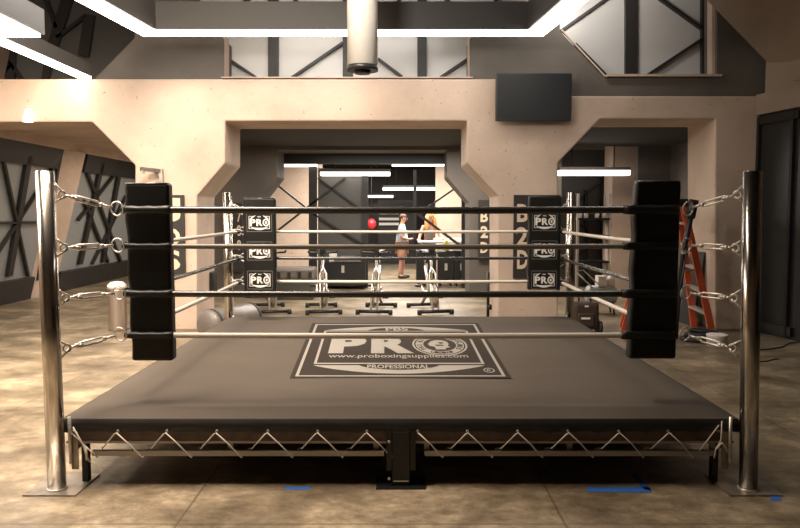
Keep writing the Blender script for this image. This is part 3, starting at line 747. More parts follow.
# corner pads
def pad(x0, x1, y0, y1, z0, z1, label, logos=None, bow=0):
    t = thing('corner_pad', ((x0+x1)/2, y0, z0), label, 'corner pad')
    k = MB(); ns = 10; rows = []
    for j in range(ns+1):
        z = z0+(z1-z0)*j/ns; s = .006*math.sin(j*2.1)+bow*(1-j/ns)
        rows.append([k.bm.verts.new(v) for v in ((x0+s, y0, z), (x1+s*.2, y0, z), (x1+s*.2, y1, z), (x0+s, y1, z))])
    k.bm.faces.new(rows[0][::-1]); k.bm.faces.new(rows[-1])
    for A, B in zip(rows, rows[1:]):
        for a in range(4): k.bm.faces.new((A[a], A[(a+1) % 4], B[(a+1) % 4], B[a]))
    k.build('pad_cover', 'vinyl', t, bevel=.018, bseg=3)
    k = MB(); e = .012; k.tube([(x0+e, y0+.006, z1-.004), (x1-e, y0+.006, z1-.004), (x1-e, y1-.01, z1-.004), (x0+e, y1-.01, z1-.004)], .006, 8, closed=True); k.build('seam', 'ropeb', t)
    if logos:
        for cx, cz, wd, ht in logos:
            k = MB()
            def frm(a, b): 
                for (u0, v0, u1, v1) in ((-a, -b, a, -b+.004), (-a, b-.004, a, b), (-a, -b, -a+.003, b), (a-.003, -b, a, b)): k.box((cx+u0, y0-.003, cz+v0), (cx+u1, y0-.001, cz+v1))
            frm(wd/2, ht/2); k.build('label_border', mat('pad_grey_print', (.2, .2, .19), .6) if 'pad_grey_print' not in bpy.data.materials else bpy.data.materials['pad_grey_print'], t)
            w2, h2 = wd*.84, ht*.82
            # simplified emblem: oval arcs, PRO and medallion
            k = MB()
            def sf(u, v): return Vector((cx+(u-.5)*w2, y0-.004, cz+(v-.5)*h2))
            def arc(a0, a1, ru, rv, thk, n=16):
                pts = []
                for q in range(n+1):
                    a = math.radians(a0+(a1-a0)*q/n); tt = thk*math.sin(math.pi*q/n)+.01
                    pts.append(((.5+ru*math.cos(a), .5+rv*math.sin(a)), (.5+(ru-.0)*math.cos(a), .5+(rv-tt)*math.sin(a))))
                for (A, B), (C_, D) in zip(pts, pts[1:]): k.poly([sf(*A), sf(*C_), sf(*D), sf(*B)])
            arc(205, 335, .5, .5, .14); arc(20, 70, .5, .5, .12); arc(110, 160, .5, .5, .12)
            for ch, u0, u1 in (('P', .05, .33), ('R', .36, .66)):
                vs, fs = text_mesh(ch, .04); flat(k, vs, fs, lambda p, q: sf(u0+(u1-u0)*p, .27+.46*q))
            n = 20; cu = .82; A = [(cu+.16*math.cos(2*math.pi*q/n), .5+.25*math.sin(2*math.pi*q/n)) for q in range(n)]; B = [(cu+.10*math.cos(2*math.pi*q/n), .5+.16*math.sin(2*math.pi*q/n)) for q in range(n)]
            flat(k, A+B, [(q, (q+1) % n, n+(q+1) % n, n+q) for q in range(n)], sf)
            A = [(cu+.05*math.cos(2*math.pi*q/n), .5+.09*math.sin(2*math.pi*q/n)) for q in range(n)]; flat(k, A, [tuple(range(n))], sf)
            vs, fs = text_mesh('PBS', .02); flat(k, vs, fs, lambda p, q: sf(.42+.16*p, .84+.08*q))
            # square bracket lines at both sides
            for a, b, c, d in ((.0, .1, .03, .9), (.97, .1, 1, .9), (0, .08, .2, .11), (.8, .08, 1, .11), (0, .89, .2, .92), (.8, .89, 1, .92)): k.poly([sf(a, b), sf(c, b), sf(c, d), sf(a, d)])
            k.build('label_print', 'padwhite', t, recalc=False)
    return t
def zY(y, Y): return P(400, y, Y).z
def xY(x, y, Y): return P(x, y, Y).x
a = 4.445
pad(xY(126, 270, a+.01), xY(170.5, 270, a+.01), a+.005, a+.095, zY(361, a+.01), zY(183, a+.01), 'tall plain black pad at the front left corner of the ring', bow=.02)
pad(xY(634, 270, a+.01), xY(679, 270, a+.01), a+.005, a+.095, zY(359, a+.01), zY(181, a+.01), 'tall plain black pad at the front right corner of the ring', bow=-.02)
b = 7.78
lg = []
def logos(xc, ys): return [(xY(xc, 240, b), zY(y, b), 25*b/F, 18.5*b/F) for y in ys]
pad(xY(243, 240, b), xY(275.5, 240, b), b, b+.09, zY(298, b), zY(198, b), 'black pad with white printed labels at the back left corner of the ring', logos(259.5, (222.5, 251, 280)))
pad(xY(528.5, 240, b), xY(561, 240, b), b, b+.09, zY(290, b), zY(196, b), 'black pad with white printed labels at the back right corner of the ring', logos(544.5, (221.5, 250, 280)))

# blue tape on the floor
def tape(pts, label):
    k = MB(); k.hexa([PZ(x, y, .0005) for x, y in pts], [PZ(x, y, .002) for x, y in pts]); o = k.build('floor_tape', 'blue', origin=PZ(*pts[0], 0)); tag(o, label, 'tape', 'blue tape on the floor')
tape([(284, 489.5), (311, 489.5), (310, 486.5), (285, 487)], 'short strip of blue tape on the floor left of the centre leg')
tape([(586, 491.5), (652, 492.5), (650, 487), (588, 487)], 'long strip of blue tape on the floor, right of the centre leg')
tape([(644, 489), (652, 491), (637, 474), (631, 475)], 'diagonal piece of blue tape crossing the end of the long strip')
tape([(771, 500.5), (782, 500.5), (776, 490), (769, 489.5)], 'scrap of blue tape beside the base plate of the front right post')

# ============================================================ BACKGROUND OBJECTS
def sign(x0, x1, y0, y1, Y, chars, label, cols=1, side=None, xs=(.14, .86)):
    t = thing('letter_sign', P((x0+x1)/2, y1, Y), label, 'sign')
    a, b_ = P(x0, y1, Y), P(x1, y0, Y)
    k = MB(); k.box((a.x, Y-.03, a.z), (b_.x, Y+.02, b_.z)); k.build('board', 'board', t)
    for ch, u0, u1, yt, yb in chars:
        k = MB(); p, q = P(u0, yb, Y-.034), P(u1, yt, Y-.034)
        vs, fs = text_mesh(ch, .03); flat(k, vs, fs, lambda u, v: Vector((p.x+(q.x-p.x)*u, Y-.034, p.z+(q.z-p.z)*v))); k.build('letter', 'letters', t, recalc=False)
sign(513, 560, 195, 278, YF-.03, [('B', 517, 528, 204, 222), ('2', 516, 528, 227, 246), ('D', 517, 528, 250, 269)], 'tall black sign with pale letters B2D behind the back right corner pad')
sign(160, 184, 195, 274, YF-.03, [('J', 163, 180, 198, 222), ('D', 163, 180, 228, 246), ('S', 163, 180, 250, 270)], 'black sign with pale letters on the left pier, half hidden by the front left pad')
sign(478, 491, 200, 260, Y2-.04, [('B', 480.5, 488, 211, 222), ('2', 480.5, 488, 226, 238), ('D', 480.5, 488, 242, 253)], 'narrow black sign with pale letters beside the middle doorway on the right')
sign(226, 242, 203, 272, Y2-.04, [('D', 229, 233, 213, 222), ('7', 237, 241, 212, 222), ('B', 229, 233, 226, 236), ('8', 237, 241, 225, 236), ('8', 229, 233, 240, 250), ('8', 237, 241, 240, 250)], 'black sign with rows of pale characters left of the middle doorway')
# slim black rack post leaning on right pier
t = thing('floor_stand', PZ(488, 316, 0), 'slim black floor stand left of the right pier', 'stand')
p = P(488, 314, 10.6)
k = MB(); k.tube([(p.x, 10.6, .02), (p.x, 10.6, zY(272, 10.6))], .022, 10); k.build('pole', 'blackm', t)
k = MB(); k.lathe((p.x, 10.6, 0), [(.06, 0), (.05, .03), (.02, .04)], 16); k.ball((p.x+.02, 10.6, zY(307, 10.6)), .045); k.build('base', 'blackm', t)
# wall box on left jamb
p = Vector((floorpt(197)[0], 10.6, P(219, 293, 10.6).z))
t = thing('wall_box', p, 'small black box mounted low on the inner side of the left pier', 'box')
xj = floorpt(197)[0]
k = MB(); k.box((xj, 10.55, zY(293, 10.6)), (xj+.06, 10.8, zY(272, 10.6))); k.build('housing', 'black', t, bevel=.008)
k = MB(); k.box((xj+.058, 10.6, zY(289, 10.6)), (xj+.068, 10.74, zY(280, 10.6))); k.build('cover', 'blackm', t)
# trash can
pt = PZ(118, 330, 0)
t = thing('trash_can', pt, 'slim round metal trash can with a pale lid behind the left turnbuckles', 'trash can')
r_ = 8.8*pt.y/F*1.0
k = MB(); k.lathe(pt, [(r_*.96, 0), (r_, .02), (r_, .55), (r_*.98, .57)], 28); k.build('body', mat('brushed_bin', (.5, .42, .36), .35, .8), t)
k = MB(); k.lathe(pt+Vector((0, 0, .57)), [(r_*1.05, 0), (r_*1.05, .05), (r_*.7, .09), (r_*.3, .10)], 28); k.build('lid', 'white', t)
# heavy bag lying left
def capsule(mb, p, q, r, n=20):
    p = Vector(p); q = Vector(q); d = (q-p).normalized(); pts = []; rs = []
    for a in range(0, 91, 15): aa = math.radians(90-a); pts.append(p-d*r*.45*math.sin(aa)); rs.append(max(.01, r*math.cos(aa)))
    for a in range(0, 91, 15): aa = math.radians(a); pts.append(q+d*r*.45*math.sin(aa)); rs.append(max(.01, r*math.cos(aa)))
    mb.tube(pts, rs, n)
a = PZ(204, 330, 0); 
t = thing('punching_bag', (-2.35, 9.2, 0), 'dark grey leather punching bag lying on the floor behind the back left post', 'punching bag')
pA = Vector((-2.38, 9.05, .2)); pB = Vector((-2.02, 9.75, .2))
k = MB(); capsule(k, pA, pB, .2); k.build('bag_body', 'greyleather', t)
k = MB(); d = (pB-pA).normalized(); k.tube([pA+d*.0, pA+d*.04], .204, 20); k.build('strap', 'rubber', t); k = MB(); k.tube([pB-d*.04, pB], .204, 20); k.build('strap', 'rubber', t)
k = MB(); k.tube([pB+d*.08, pB+d*.16+Vector((0, 0, .06)), pB+d*.22+Vector((.05, 0, -.1))], .012, 6); k.build('hanging_chain', 'blackm', t)
# dark wheeled bag on right
p = PZ(583, 326, 0); p = Vector((2.47, 9.7, 0))
t = thing('wheeled_bag', p, 'dark brown wheeled equipment bag on the floor behind the back right post', 'bag')
k = MB(); k.box((p.x-.17, p.y-.12, .05), (p.x+.17, p.y+.12, .42)); k.build('bag_body', 'brownfab', t, bevel=.05, bseg=4)
k = MB(); k.box((p.x-.12, p.y-.145, .1), (p.x+.10, p.y-.11, .28)); fp = k.build('front_pocket', 'brownfab', t, bevel=.02)
k = MB(); k.box((p.x-.08, p.y-.15, .20), (p.x+.04, p.y-.143, .225)); k.box((p.x-.03, p.y-.125, .36), (p.x+.02, p.y-.12, .38)); k.build('pale_tag', 'white', fp)
for s in (-1, 1):
    k = MB(); k.lathe((p.x+.19, p.y+.07*s, .085), [(.085, -.02), (.085, .02)], 20, 'x'); k.build('wheel', 'rubber', t)
k = MB(); k.tube([(p.x-.08, p.y, .42), (p.x-.08, p.y, .5), (p.x+.08, p.y, .5), (p.x+.08, p.y, .42)], .012, 8); k.build('handle', 'black', t)

# exercise bikes
def bike():
    t = thing('exercise_bike', (0, 0, 0), '', 'exercise bike', 'exercise bikes in a row behind the ring')
    for hw, y in ((.26, -.42), (.24, .5)):
        k = MB(); k.tube([(-hw, y, .05), (hw, y, .05)], .03, 10); sb = k.build('stabiliser', 'blackm', t)
        for x in (-hw, hw): k = MB(); k.lathe((x, y, .04), [(.04, -.03), (.04, .03)], 12, 'x'); k.build('end_foot', 'rubber', sb)
    k = MB(); k.lathe((0, -.3, .32), [(.22, -.014), (.235, -.02), (.235, .02), (.22, .014)], 28, 'x'); k.build('flywheel', 'chrome', t)
    k = MB()
    for s in (-1, 1): k.tube([(.05*s, -.42, .06), (.05*s, -.32, .32), (.05*s, -.2, .62), (0, -.14, .72)], .017, 8)
    k.tube([(0, -.14, .66), (0, .05, .32), (0, .5, .08)], .026, 8); k.tube([(0, .05, .32), (0, .3, .72)], .026, 8); k.tube([(0, -.16, .5), (0, -.1, .86)], .022, 8)
    k.build('frame', 'alu', t)
    k = MB(); k.tube([(0, -.1, .8), (0, -.13, .96)], .018, 8); k.tube([(-.22, -.33, 1.0), (-.23, -.15, .97), (-.1, -.12, .96), (.1, -.12, .96), (.23, -.15, .97), (.22, -.33, 1.0)], .016, 8); k.build('handlebar', 'blackm', t)
    k = MB(); k.box((-.05, -.17, .95), (.05, -.14, 1.06)); k.build('console', 'black', t, bevel=.01)
    k = MB(); k.tube([(0, .29, .66), (0, .33, .92)], .014, 8); k.build('seat_post', 'chrome', t)
    k = MB(); k.hexa([(-.03, .16, .93), (.03, .16, .93), (.1, .44, .93), (-.1, .44, .93)], [(-.02, .16, .97), (.02, .16, .97), (.09, .44, .99), (-.09, .44, .99)]); k.build('saddle', 'black', t, bevel=.015)
    k = MB(); k.tube([(-.1, .05, .32), (.1, .05, .32)], .016, 8); k.bar((.09, .05, .32), (.09, -.1, .24), .02, .03); k.bar((-.09, .05, .32), (-.09, .2, .40), .02, .03); ck = k.build('crank', 'alu', t)
    for s, y, z in ((1, -.1, .24), (-1, .2, .40)):
        k = MB(); k.box((.1*s, y-.05, z-.015), (.19*s, y+.05, z+.015)); k.build('pedal', 'black', ck)
    k = MB(); k.bar((.065, -.3, .33), (.065, .08, .33), .02, .14); k.build('chain_guard', 'zinc', t)
    return t
b0 = bike(); BX = [(268, 'exercise bike below the back left corner pad, leftmost of the row'), (321, 'exercise bike in front of the low ridged case, second from the left'),
    (377, 'exercise bike standing in the gap in front of the bright floor, left of the man'), (430, 'exercise bike in front of the black road cases, rightmost of the row')]
for i, (px, lb) in enumerate(BX):
    o = b0 if i == 0 else copy_tree(b0); q = P(px, 300, 11.6); o.location = (q.x, 11.85, 0); o.rotation_euler = (0, 0, (.25, .15, -.1, .2)[i]); o['label'] = lb

# road cases right
def case(x0, x1, y0, y1, Y, dep, label, group=None, mt='black'):
    a = P(x0, y1, Y); b_ = P(x1, y0, Y)
    t = thing('road_case', ((a.x+b_.x)/2, Y+dep/2, 0), label, 'case', group)
    k = MB(); k.box((a.x+.01, Y, .08), (b_.x-.01, Y+dep, b_.z)); k.build('case_body', mt, t, bevel=.008)
    k = MB(); e = .025
    for x in (a.x+.01, b_.x-.01-e): k.box((x, Y-.008, .08), (x+e, Y+.004, b_.z))
    k.box((a.x+.01, Y-.008, b_.z-e), (b_.x-.01, Y+.004, b_.z)); k.box((a.x+.01, Y-.008, .08), (b_.x-.01, Y+.004, .08+e)); k.build('metal_edging', 'steel', t)
    k = MB(); xm = (a.x+b_.x)/2; k.box((xm-.03, Y-.02, .35), (xm+.03, Y-.005, .5)); k.build('latch', 'zinc', t)
    for x in (a.x+.06, b_.x-.06):
        for y in (Y+.06, Y+dep-.06):
            k = MB(); k.lathe((x, y, .04), [(.04, -.015), (.04, .015)], 12, 'x'); k.bar((x, y, .04), (x, y, .085), .03); k.build('caster', 'rubber', t)
    return t
case(416, 437, 251, 290, 15.9, .6, 'black road case directly behind the rightmost exercise bike', 'tall black road cases')
case(438, 454, 251, 290, 15.9, .6, 'middle one of the three tall black road cases', 'tall black road cases')
case(454, 469, 251, 290, 15.9, .6, 'black road case closest to the right side of the middle doorway', 'tall black road cases')
c_ = case(320, 366, 262, 291, 14.9+.35, .3, 'wide low black case in front of the dark glass partition')
# ridged low case on left
t = thing('equipment_case', P(297, 290, 15.2), 'low grey case with a ridged lid left of the exercise bikes', 'case')
a = P(275, 291, 14.4); b_ = P(319, 268, 14.4)
k = MB(); k.box((a.x, 13.4, 0), (b_.x, 13.9, zY(280, 13.4))); k.build('case_body', mat('dark_green_grey', (.06, .06, .048), .6), t, bevel=.02)
k = MB(); k.box((a.x-.02, 13.38, zY(280, 13.4)), (b_.x+.02, 13.92, zY(268, 13.4))); k.build('lid', 'greyleather', t, bevel=.05, bseg=3)
for i in range(5):
    x = a.x+.05+i*(b_.x-a.x-.1)/4; k = MB(); k.box((x-.03, 13.36, zY(278, 13.4)), (x+.03, 13.4, zY(272, 13.4))); k.build('lid_rib', 'steel', t)
# table with white items behind the rightmost bikes
tb = thing('folding_table', (P(445, 242, 17).x, 17, 0), 'long pale folding table where the red-haired person leans', 'table')
ta, tbb = P(418, 241, 17), P(465, 241, 17); ztab = ta.z
k = MB(); k.box((ta.x, 16.7, ztab-.04), (tbb.x, 17.3, ztab)); k.build('tabletop', 'white', tb)
for x in (ta.x+.08, tbb.x-.08):
    for y in (16.78, 17.22): k = MB(); k.tube([(x, y, 0), (x, y, ztab-.04)], .018, 8); k.build('leg', 'alu', tb)
def item(px, Y, wd, h, mt, name, label, cat, z0):
    x = P(px, 240, Y).x; t = MB(); t.box((x-wd/2, Y-wd/3, z0), (x+wd/2, Y+wd/3, z0+h*.85)); t.box((x-wd*.3, Y-wd/4, z0+h*.85), (x+wd*.3, Y+wd/4, z0+h)); o = t.build(name, mt, origin=(x, Y, z0), bevel=.01); tag(o, label, cat)
ztc = P(400, 251, 15.9).z
item(446.5, 16.05, .1, .22, 'yellow', 'yellow_bottle', 'yellow bottle standing on the middle black road case', 'bottle', ztc)
item(425, 16.1, .22, .07, 'white', 'white_box', 'small white box on the left tall road case', 'box', ztc)
item(459, 16.1, .26, .06, 'white', 'paper_stack', 'flat white stack of papers on the right tall road case', 'papers', ztc)
item(438, 16.95, .2, .08, 'white', 'white_carton', 'white carton on the folding table near the woman in grey', 'box', ztab)
item(455, 16.95, .35, .07, 'white', 'cloth_pile', 'low white cloth pile on the right end of the folding table', 'cloth', ztab)
item(333, 15.4, .16, .2, 'white', 'white_box', 'white box standing on the wide low black case', 'box', P(400, 262, 15.25).z)
item(466, 16.15, .1, .12, 'white', 'white_cup', 'white cup at the right edge of the right tall road case', 'cup', ztc)
item(432, 16.2, .12, .1, 'greyblue', 'grey_box', 'little grey box beside the white box on the left road case', 'box', ztc)
item(348, 15.4, .55, .12, 'greyleather', 'grey_duffel', 'grey duffel lying on top of the wide low black case', 'bag', P(400, 262, 15.25).z)
# white shelf unit far back, red ball bag
t = thing('wall_shelf', (P(387, 220, 23).x, 23, 0), 'dark shelf unit with pale slats, behind the man in the pale shirt', 'shelf')
k = MB(); k.box((P(378, 220, 23).x, 23, 0), (P(415, 220, 23).x, 23.4, 2.0)); k.build('cabinet', 'blackm', t)
for yy in (213, 219, 224):
    k = MB(); k.box((P(379, yy, 22.95).x, 22.9, zY(yy, 22.95)-.04), (P(399, yy, 22.95).x, 23, zY(yy, 22.95)+.04)); k.build('pale_slat', 'white', t)
p = P(371.5, 224, 20.2)
t = thing('red_speed_bag', p, 'rounded red bag hanging beside the dark partition, left of the man', 'bag')
k = MB(); k.ball(p, .15, (.85, .85, 1.0)); k.build('bag_body', 'red', t)
k = MB(); k.tube([p+Vector((0, 0, .13)), (p.x, p.y, 3.1)], .012, 6); k.build('suspension_line', 'steel', t)
# shelving in the right passage
t = thing('storage_rack', (P(592, 220, 15.2).x, 15.2, 0), 'grey metal storage rack in the right passage', 'rack')
xs = (P(577, 200, 15.2).x, P(609, 200, 15.2).x)
for x in xs:
    for y in (15.1, 15.5): k = MB(); k.box((x-.025, y-.02, 0), (x+.025, y+.02, 2.0)); k.build('upright', 'alu', t)
for yy in (208, 219, 236, 262):
    k = MB(); k.box((xs[0], 15.08, zY(yy, 15.1)-.02), (xs[1], 15.52, zY(yy, 15.1)+.02)); k.build('shelf', 'blackm', t)
for i, (px, yy) in enumerate(((580, 219), (586, 219), (597, 219), (604, 219))):
    x = P(px, yy, 15.2).x; z = zY(yy, 15.1)+.02
    k = MB(); k.lathe((x, 15.2, z), [(.045, 0), (.045, .1), (.02, .12)], 10); tag(k.build('white_tub', 'white', origin=(x, 15.2, z)), 'small white tub in the row on the grey storage rack', 'tub', 'white tubs on the storage rack')
# grey machine with wire handle
p = Vector((P(612, 285, 11.6).x, 11.6, 0)); p.x = 3.2
t = thing('air_compressor', p, 'pale grey rounded machine with a wire handle, left of the ladder', 'machine')
k = MB(); capsule(k, p+Vector((-.18, 0, .3)), p+Vector((.2, 0, .3)), .15); k.build('tank', 'greyblue', t)
k = MB(); k.box((p.x-.06, p.y-.1, .44), (p.x+.06, p.y+.1, .6)); k.lathe(p+Vector((.16, 0, .44)), [(.06, 0), (.07, .1), (.04, .16)], 14); k.build('motor', 'white', t)
k = MB(); k.tube([p+Vector((-.15, -.08, .42)), p+Vector((-.42, -.08, .68)), p+Vector((-.30, -.08, .70)), p+Vector((-.02, -.08, .44))], .012, 8); k.build('wire_handle', 'alu', t)
for sx in (-.2, .2):
    for sy in (-.1, .1): k = MB(); k.tube([p+Vector((sx, sy, 0)), p+Vector((sx*.8, sy, .24))], .015, 8); k.build('leg', 'blackm', t)
# ladder
def ladder():
    Yl = 9.45
    base = PZ(700, 334, 0)
    t = thing('stepladder', base, 'orange stepladder with black top standing behind the front right corner pad', 'ladder')
    zt_ = 1.72; Tn, Tf = Vector((xY(684, 205, 8.9), 8.85, zt_)), Vector((xY(687, 205, 9.3), 9.3, zt_))
    fn, ff = PZ(713, 336, 0), PZ(694, 327, 0)
    fn = Vector((fn.x, fn.y, 0)); ff = Vector((ff.x, ff.y, 0))
    Tn = Vector((xY(683, 205, fn.y), fn.y, zt_)); Tf = Vector((xY(679, 205, ff.y), ff.y, zt_))
    for A, B in ((fn, Tn), (ff, Tf)):
        k = MB(); k.bar(A, B, .035, .085, up=(1, 0, 0)); k.build('front_rail', 'orange', t)
    bn, bf = Vector((PZ(614, 331, 0).x, fn.y+.02, 0)), Vector((PZ(618, 325, 0).x, ff.y, 0))
    Bn, Bf = Tn+Vector((-.36, 0, 0)), Tf+Vector((-.36, 0, 0))
    for A, B in ((bn, Bn), (bf, Bf)):
        k = MB(); k.bar(A, B, .035, .07, up=(1, 0, 0)); k.build('rear_rail', 'orange', t)
    for s in (.17, .34, .51, .68, .85):
        a, b_ = fn.lerp(Tn, s), ff.lerp(Tf, s); k = MB(); k.bar(a, b_, .09, .03); k.build('step', 'alu', t)
    for s in (.16, .4, .64):
        a, b_ = bn.lerp(Bn, s), bf.lerp(Bf, s); k = MB(); k.bar(a, b_, .03, .03); k.build('rear_brace', 'alu', t)
    k = MB(); k.box((Bn.x-.04, Tn.y-.05, zt_-.03), (Tn.x+.05, Tf.y+.05, zt_+.06)); k.build('top_cap', 'black', t, bevel=.01)
    for A, B, T_, R_ in ((fn, Tn, Tn, Bn), (ff, Tf, Tf, Bf)):
        k = MB(); p_ = A.lerp(B, .5); q_ = (bn if A is fn else bf).lerp(R_, .5); k.bar(p_, q_, .012, .03); k.build('spreader', 'alu', t)
    return t
ladder()
# black light stand in front of ladder
t = thing('folded_stand', PZ(676, 335, 0), 'folded black stand leaning beside the orange ladder', 'stand')
q = PZ(674, 338, 0)
k = MB(); k.tube([q, P(684, 250, q.y), P(693, 206, q.y)], .035, 10); k.tube([q+Vector((.02, -.05, 0)), P(680, 290, q.y-.05), P(688, 245, q.y-.05)], .012, 8); k.build('pole', 'blackm', t)
k = MB(); k.tube([P(690, 218, q.y), P(694, 200, q.y)], .06, 12); k.build('head', 'black', t)
k = MB(); k.box(P(683, 253, q.y-.05)-Vector((.02, 0, .012)), P(688, 251, q.y-.05)+Vector((.0, .006, .012))); k.build('pale_label', 'white', t)
# white roll + dark heap
q = PZ(717, 346, 0)
t = thing('low_bucket', q, 'short white bucket on the floor left of the front right post', 'bucket')
k = MB(); k.lathe(q, [(.115, 0), (.125, .13), (.13, .14), (.12, .145)], 24); k.build('bucket_body', 'white', t)

q = PZ(697, 341, 0)
t = thing('cable_coil', q, 'dark heap of coiled cable at the foot of the orange ladder', 'cable')
for i in range(5):
    k = MB(); k.torus(q+Vector((.02*i, 0, .02+.028*i)), .2-.012*i, .017, (.05*(-1)**i, .05, 1), 28, 6); k.build('cable_loop', 'rubber', t)
# dark panel leaning by the pier
xr_ = floorpt(715)[0]
k = MB(); k.hexa([(xr_-.2, 10.2, 0), (xr_-.17, 10.2, 0), (xr_-.17, 10.7, 0), (xr_-.2, 10.7, 0)], [(xr_-.05, 10.2, 1.05), (xr_-.02, 10.2, 1.05), (xr_-.02, 10.7, 1.05), (xr_-.05, 10.7, 1.05)])
tag(k.build('leaning_board', 'steel', origin=(xr_-.18, 10.25, 0)), 'dark board leaning upright in the right doorway behind the ladder', 'board')
# floor cables right
k = MB(); k.tube([PZ(*q_, .006) for q_ in ((757, 350), (770, 349), (782, 347), (790, 343), (800, 342), (815, 340))], .008, 6)
tag(k.build('floor_cable', 'rubber', origin=PZ(780, 347, 0)), 'black cable on the floor running to the dark doors', 'cable')
k = MB(); k.tube([PZ(*q_, .006) for q_ in ((757, 362), (768, 361), (775, 359), (779, 359))], .007, 6)
tag(k.build('floor_cable', 'rubber', origin=PZ(768, 361, 0)), 'short black cable end on the floor right of the front right post', 'cable')

# ============================================================ PEOPLE
def skin_mesh(name, verts, edges, radii, m, parent, root=0, sub=2):
    me = bpy.data.meshes.new(name); off = parent_world(parent)
    me.from_pydata([Vector(v) for v in verts], edges, []); me.materials.append(M[m])
    o = bpy.data.objects.new(name, me); C.objects.link(o); o.parent = parent
    md = o.modifiers.new('skin', 'SKIN'); 
    lay = me.skin_vertices[0] if me.skin_vertices else None
    for i, r in enumerate(radii):
        rr = r if isinstance(r, tuple) else (r, r); lay.data[i].radius = rr; lay.data[i].use_root = (i == root)
    s = o.modifiers.new('sub', 'SUBSURF'); s.levels = sub; s.render_levels = sub
    for p in me.polygons: p.use_smooth = True
    md.use_smooth_shade = True
    return o
def person(loc, rot, J, label, clothes, hair, hairfn, scale=1.0):
    t = thing('person', loc, label, 'person'); t.rotation_euler = (0, 0, rot); t.scale = (scale,)*3
    names = list(J.keys()); idx = {n: i for i, n in enumerate(names)}
    E = [('pelvis', 'waist'), ('waist', 'chest'), ('chest', 'neck0'), ('neck0', 'neck'), ('neck', 'head0'), ('head0', 'head1'), ('head1', 'head2')]
    for s in 'LR':
        E += [('chest', 'sh'+s), ('sh'+s, 'el'+s), ('el'+s, 'wr'+s), ('wr'+s, 'palm'+s), ('pelvis', 'hip'+s), ('hip'+s, 'kn'+s), ('kn'+s, 'an'+s), ('an'+s, 'toe'+s)]
    R = dict(pelvis=.13, waist=(.12, .10), chest=(.15, .11), neck0=.075, neck=.052, head0=.062, head1=(.083, .095), head2=.07)
    for s in 'LR': R.update({'sh'+s: .058, 'el'+s: .042, 'wr'+s: .026, 'palm'+s: (.022, .04), 'hip'+s: .088, 'kn'+s: .055, 'an'+s: .038, 'toe'+s: .035})
    verts = [J[n] for n in names]; rad = [R[n] for n in names]; ed = [(idx[a], idx[b]) for a, b in E]
    # fingers: five short chains from each palm
    for s in 'LR':
        p = Vector(J['palm'+s]); wv = Vector(J['wr'+s]); d = (p-wv).normalized(); side = d.cross(Vector((0, 0, 1))); side = side.normalized() if side.length > .1 else Vector((1, 0, 0))
        nrm = side.cross(d)
        for q, (o_, ln) in enumerate(((-.03, .065), (-.01, .08), (.01, .076), (.03, .06), (-.045, .04))):
            i0 = len(verts); dd = d if q < 4 else (d-side*1.0).normalized()
            verts += [p+side*o_+d*(.02 if q < 4 else -.01), p+side*o_+dd*ln*.6-nrm*.008, p+side*o_+dd*ln-nrm*.028]; rad += [.011, .009, .007]
            ed += [(idx['palm'+s], i0), (i0, i0+1), (i0+1, i0+2)]
    skin_mesh('body', verts, ed, rad, 'skin', t)
    def chain(name, seq, radii, m, extra=[]):
        pts = [J[n] if isinstance(n, str) else n for n in seq]
        k = MB(); k.tube([Vector(p) for p in pts], radii, 14); o = k.build(name, m, None, (0, 0, 0)); o.parent = t; return o
    clothes(J, t, skin_mesh)
    # face
    h = Vector(J['head1']); fw = Vector(J['face'] if 'face' in J else (0, -1, 0)).normalized() if False else FACE
    sd = fw.cross(Vector((0, 0, 1))).normalized()
    k = MB()
    for s in (-1, 1): k.ball(h+fw*.082+sd*.03*s+Vector((0, 0, .01)), .009, seg=8)
    o = k.build('eyes', 'black', None, (0, 0, 0)); o.parent = t
    k = MB(); k.ball(h+fw*.095-Vector((0, 0, .02)), .016, (.8, .9, 1.3), 10); [k.ball(h+sd*.085*s-Vector((0, 0, .015)), .022, (.5, .9, 1.3), 8) for s in (-1, 1)]
    o = k.build('nose_and_ears', 'skin', None, (0, 0, 0)); o.parent = t
    k = MB(); k.ball(h+fw*.083-Vector((0, 0, .055)), .016, (1.2, .5, .35), 8); o = k.build('mouth', 'red', None, (0, 0, 0)); o.parent = t
    k = MB(); hairfn(k, h, fw, sd); o = k.build('hair', hair, None, (0, 0, 0)); o.parent = t
    return t
FACE = Vector((1, 0, 0))
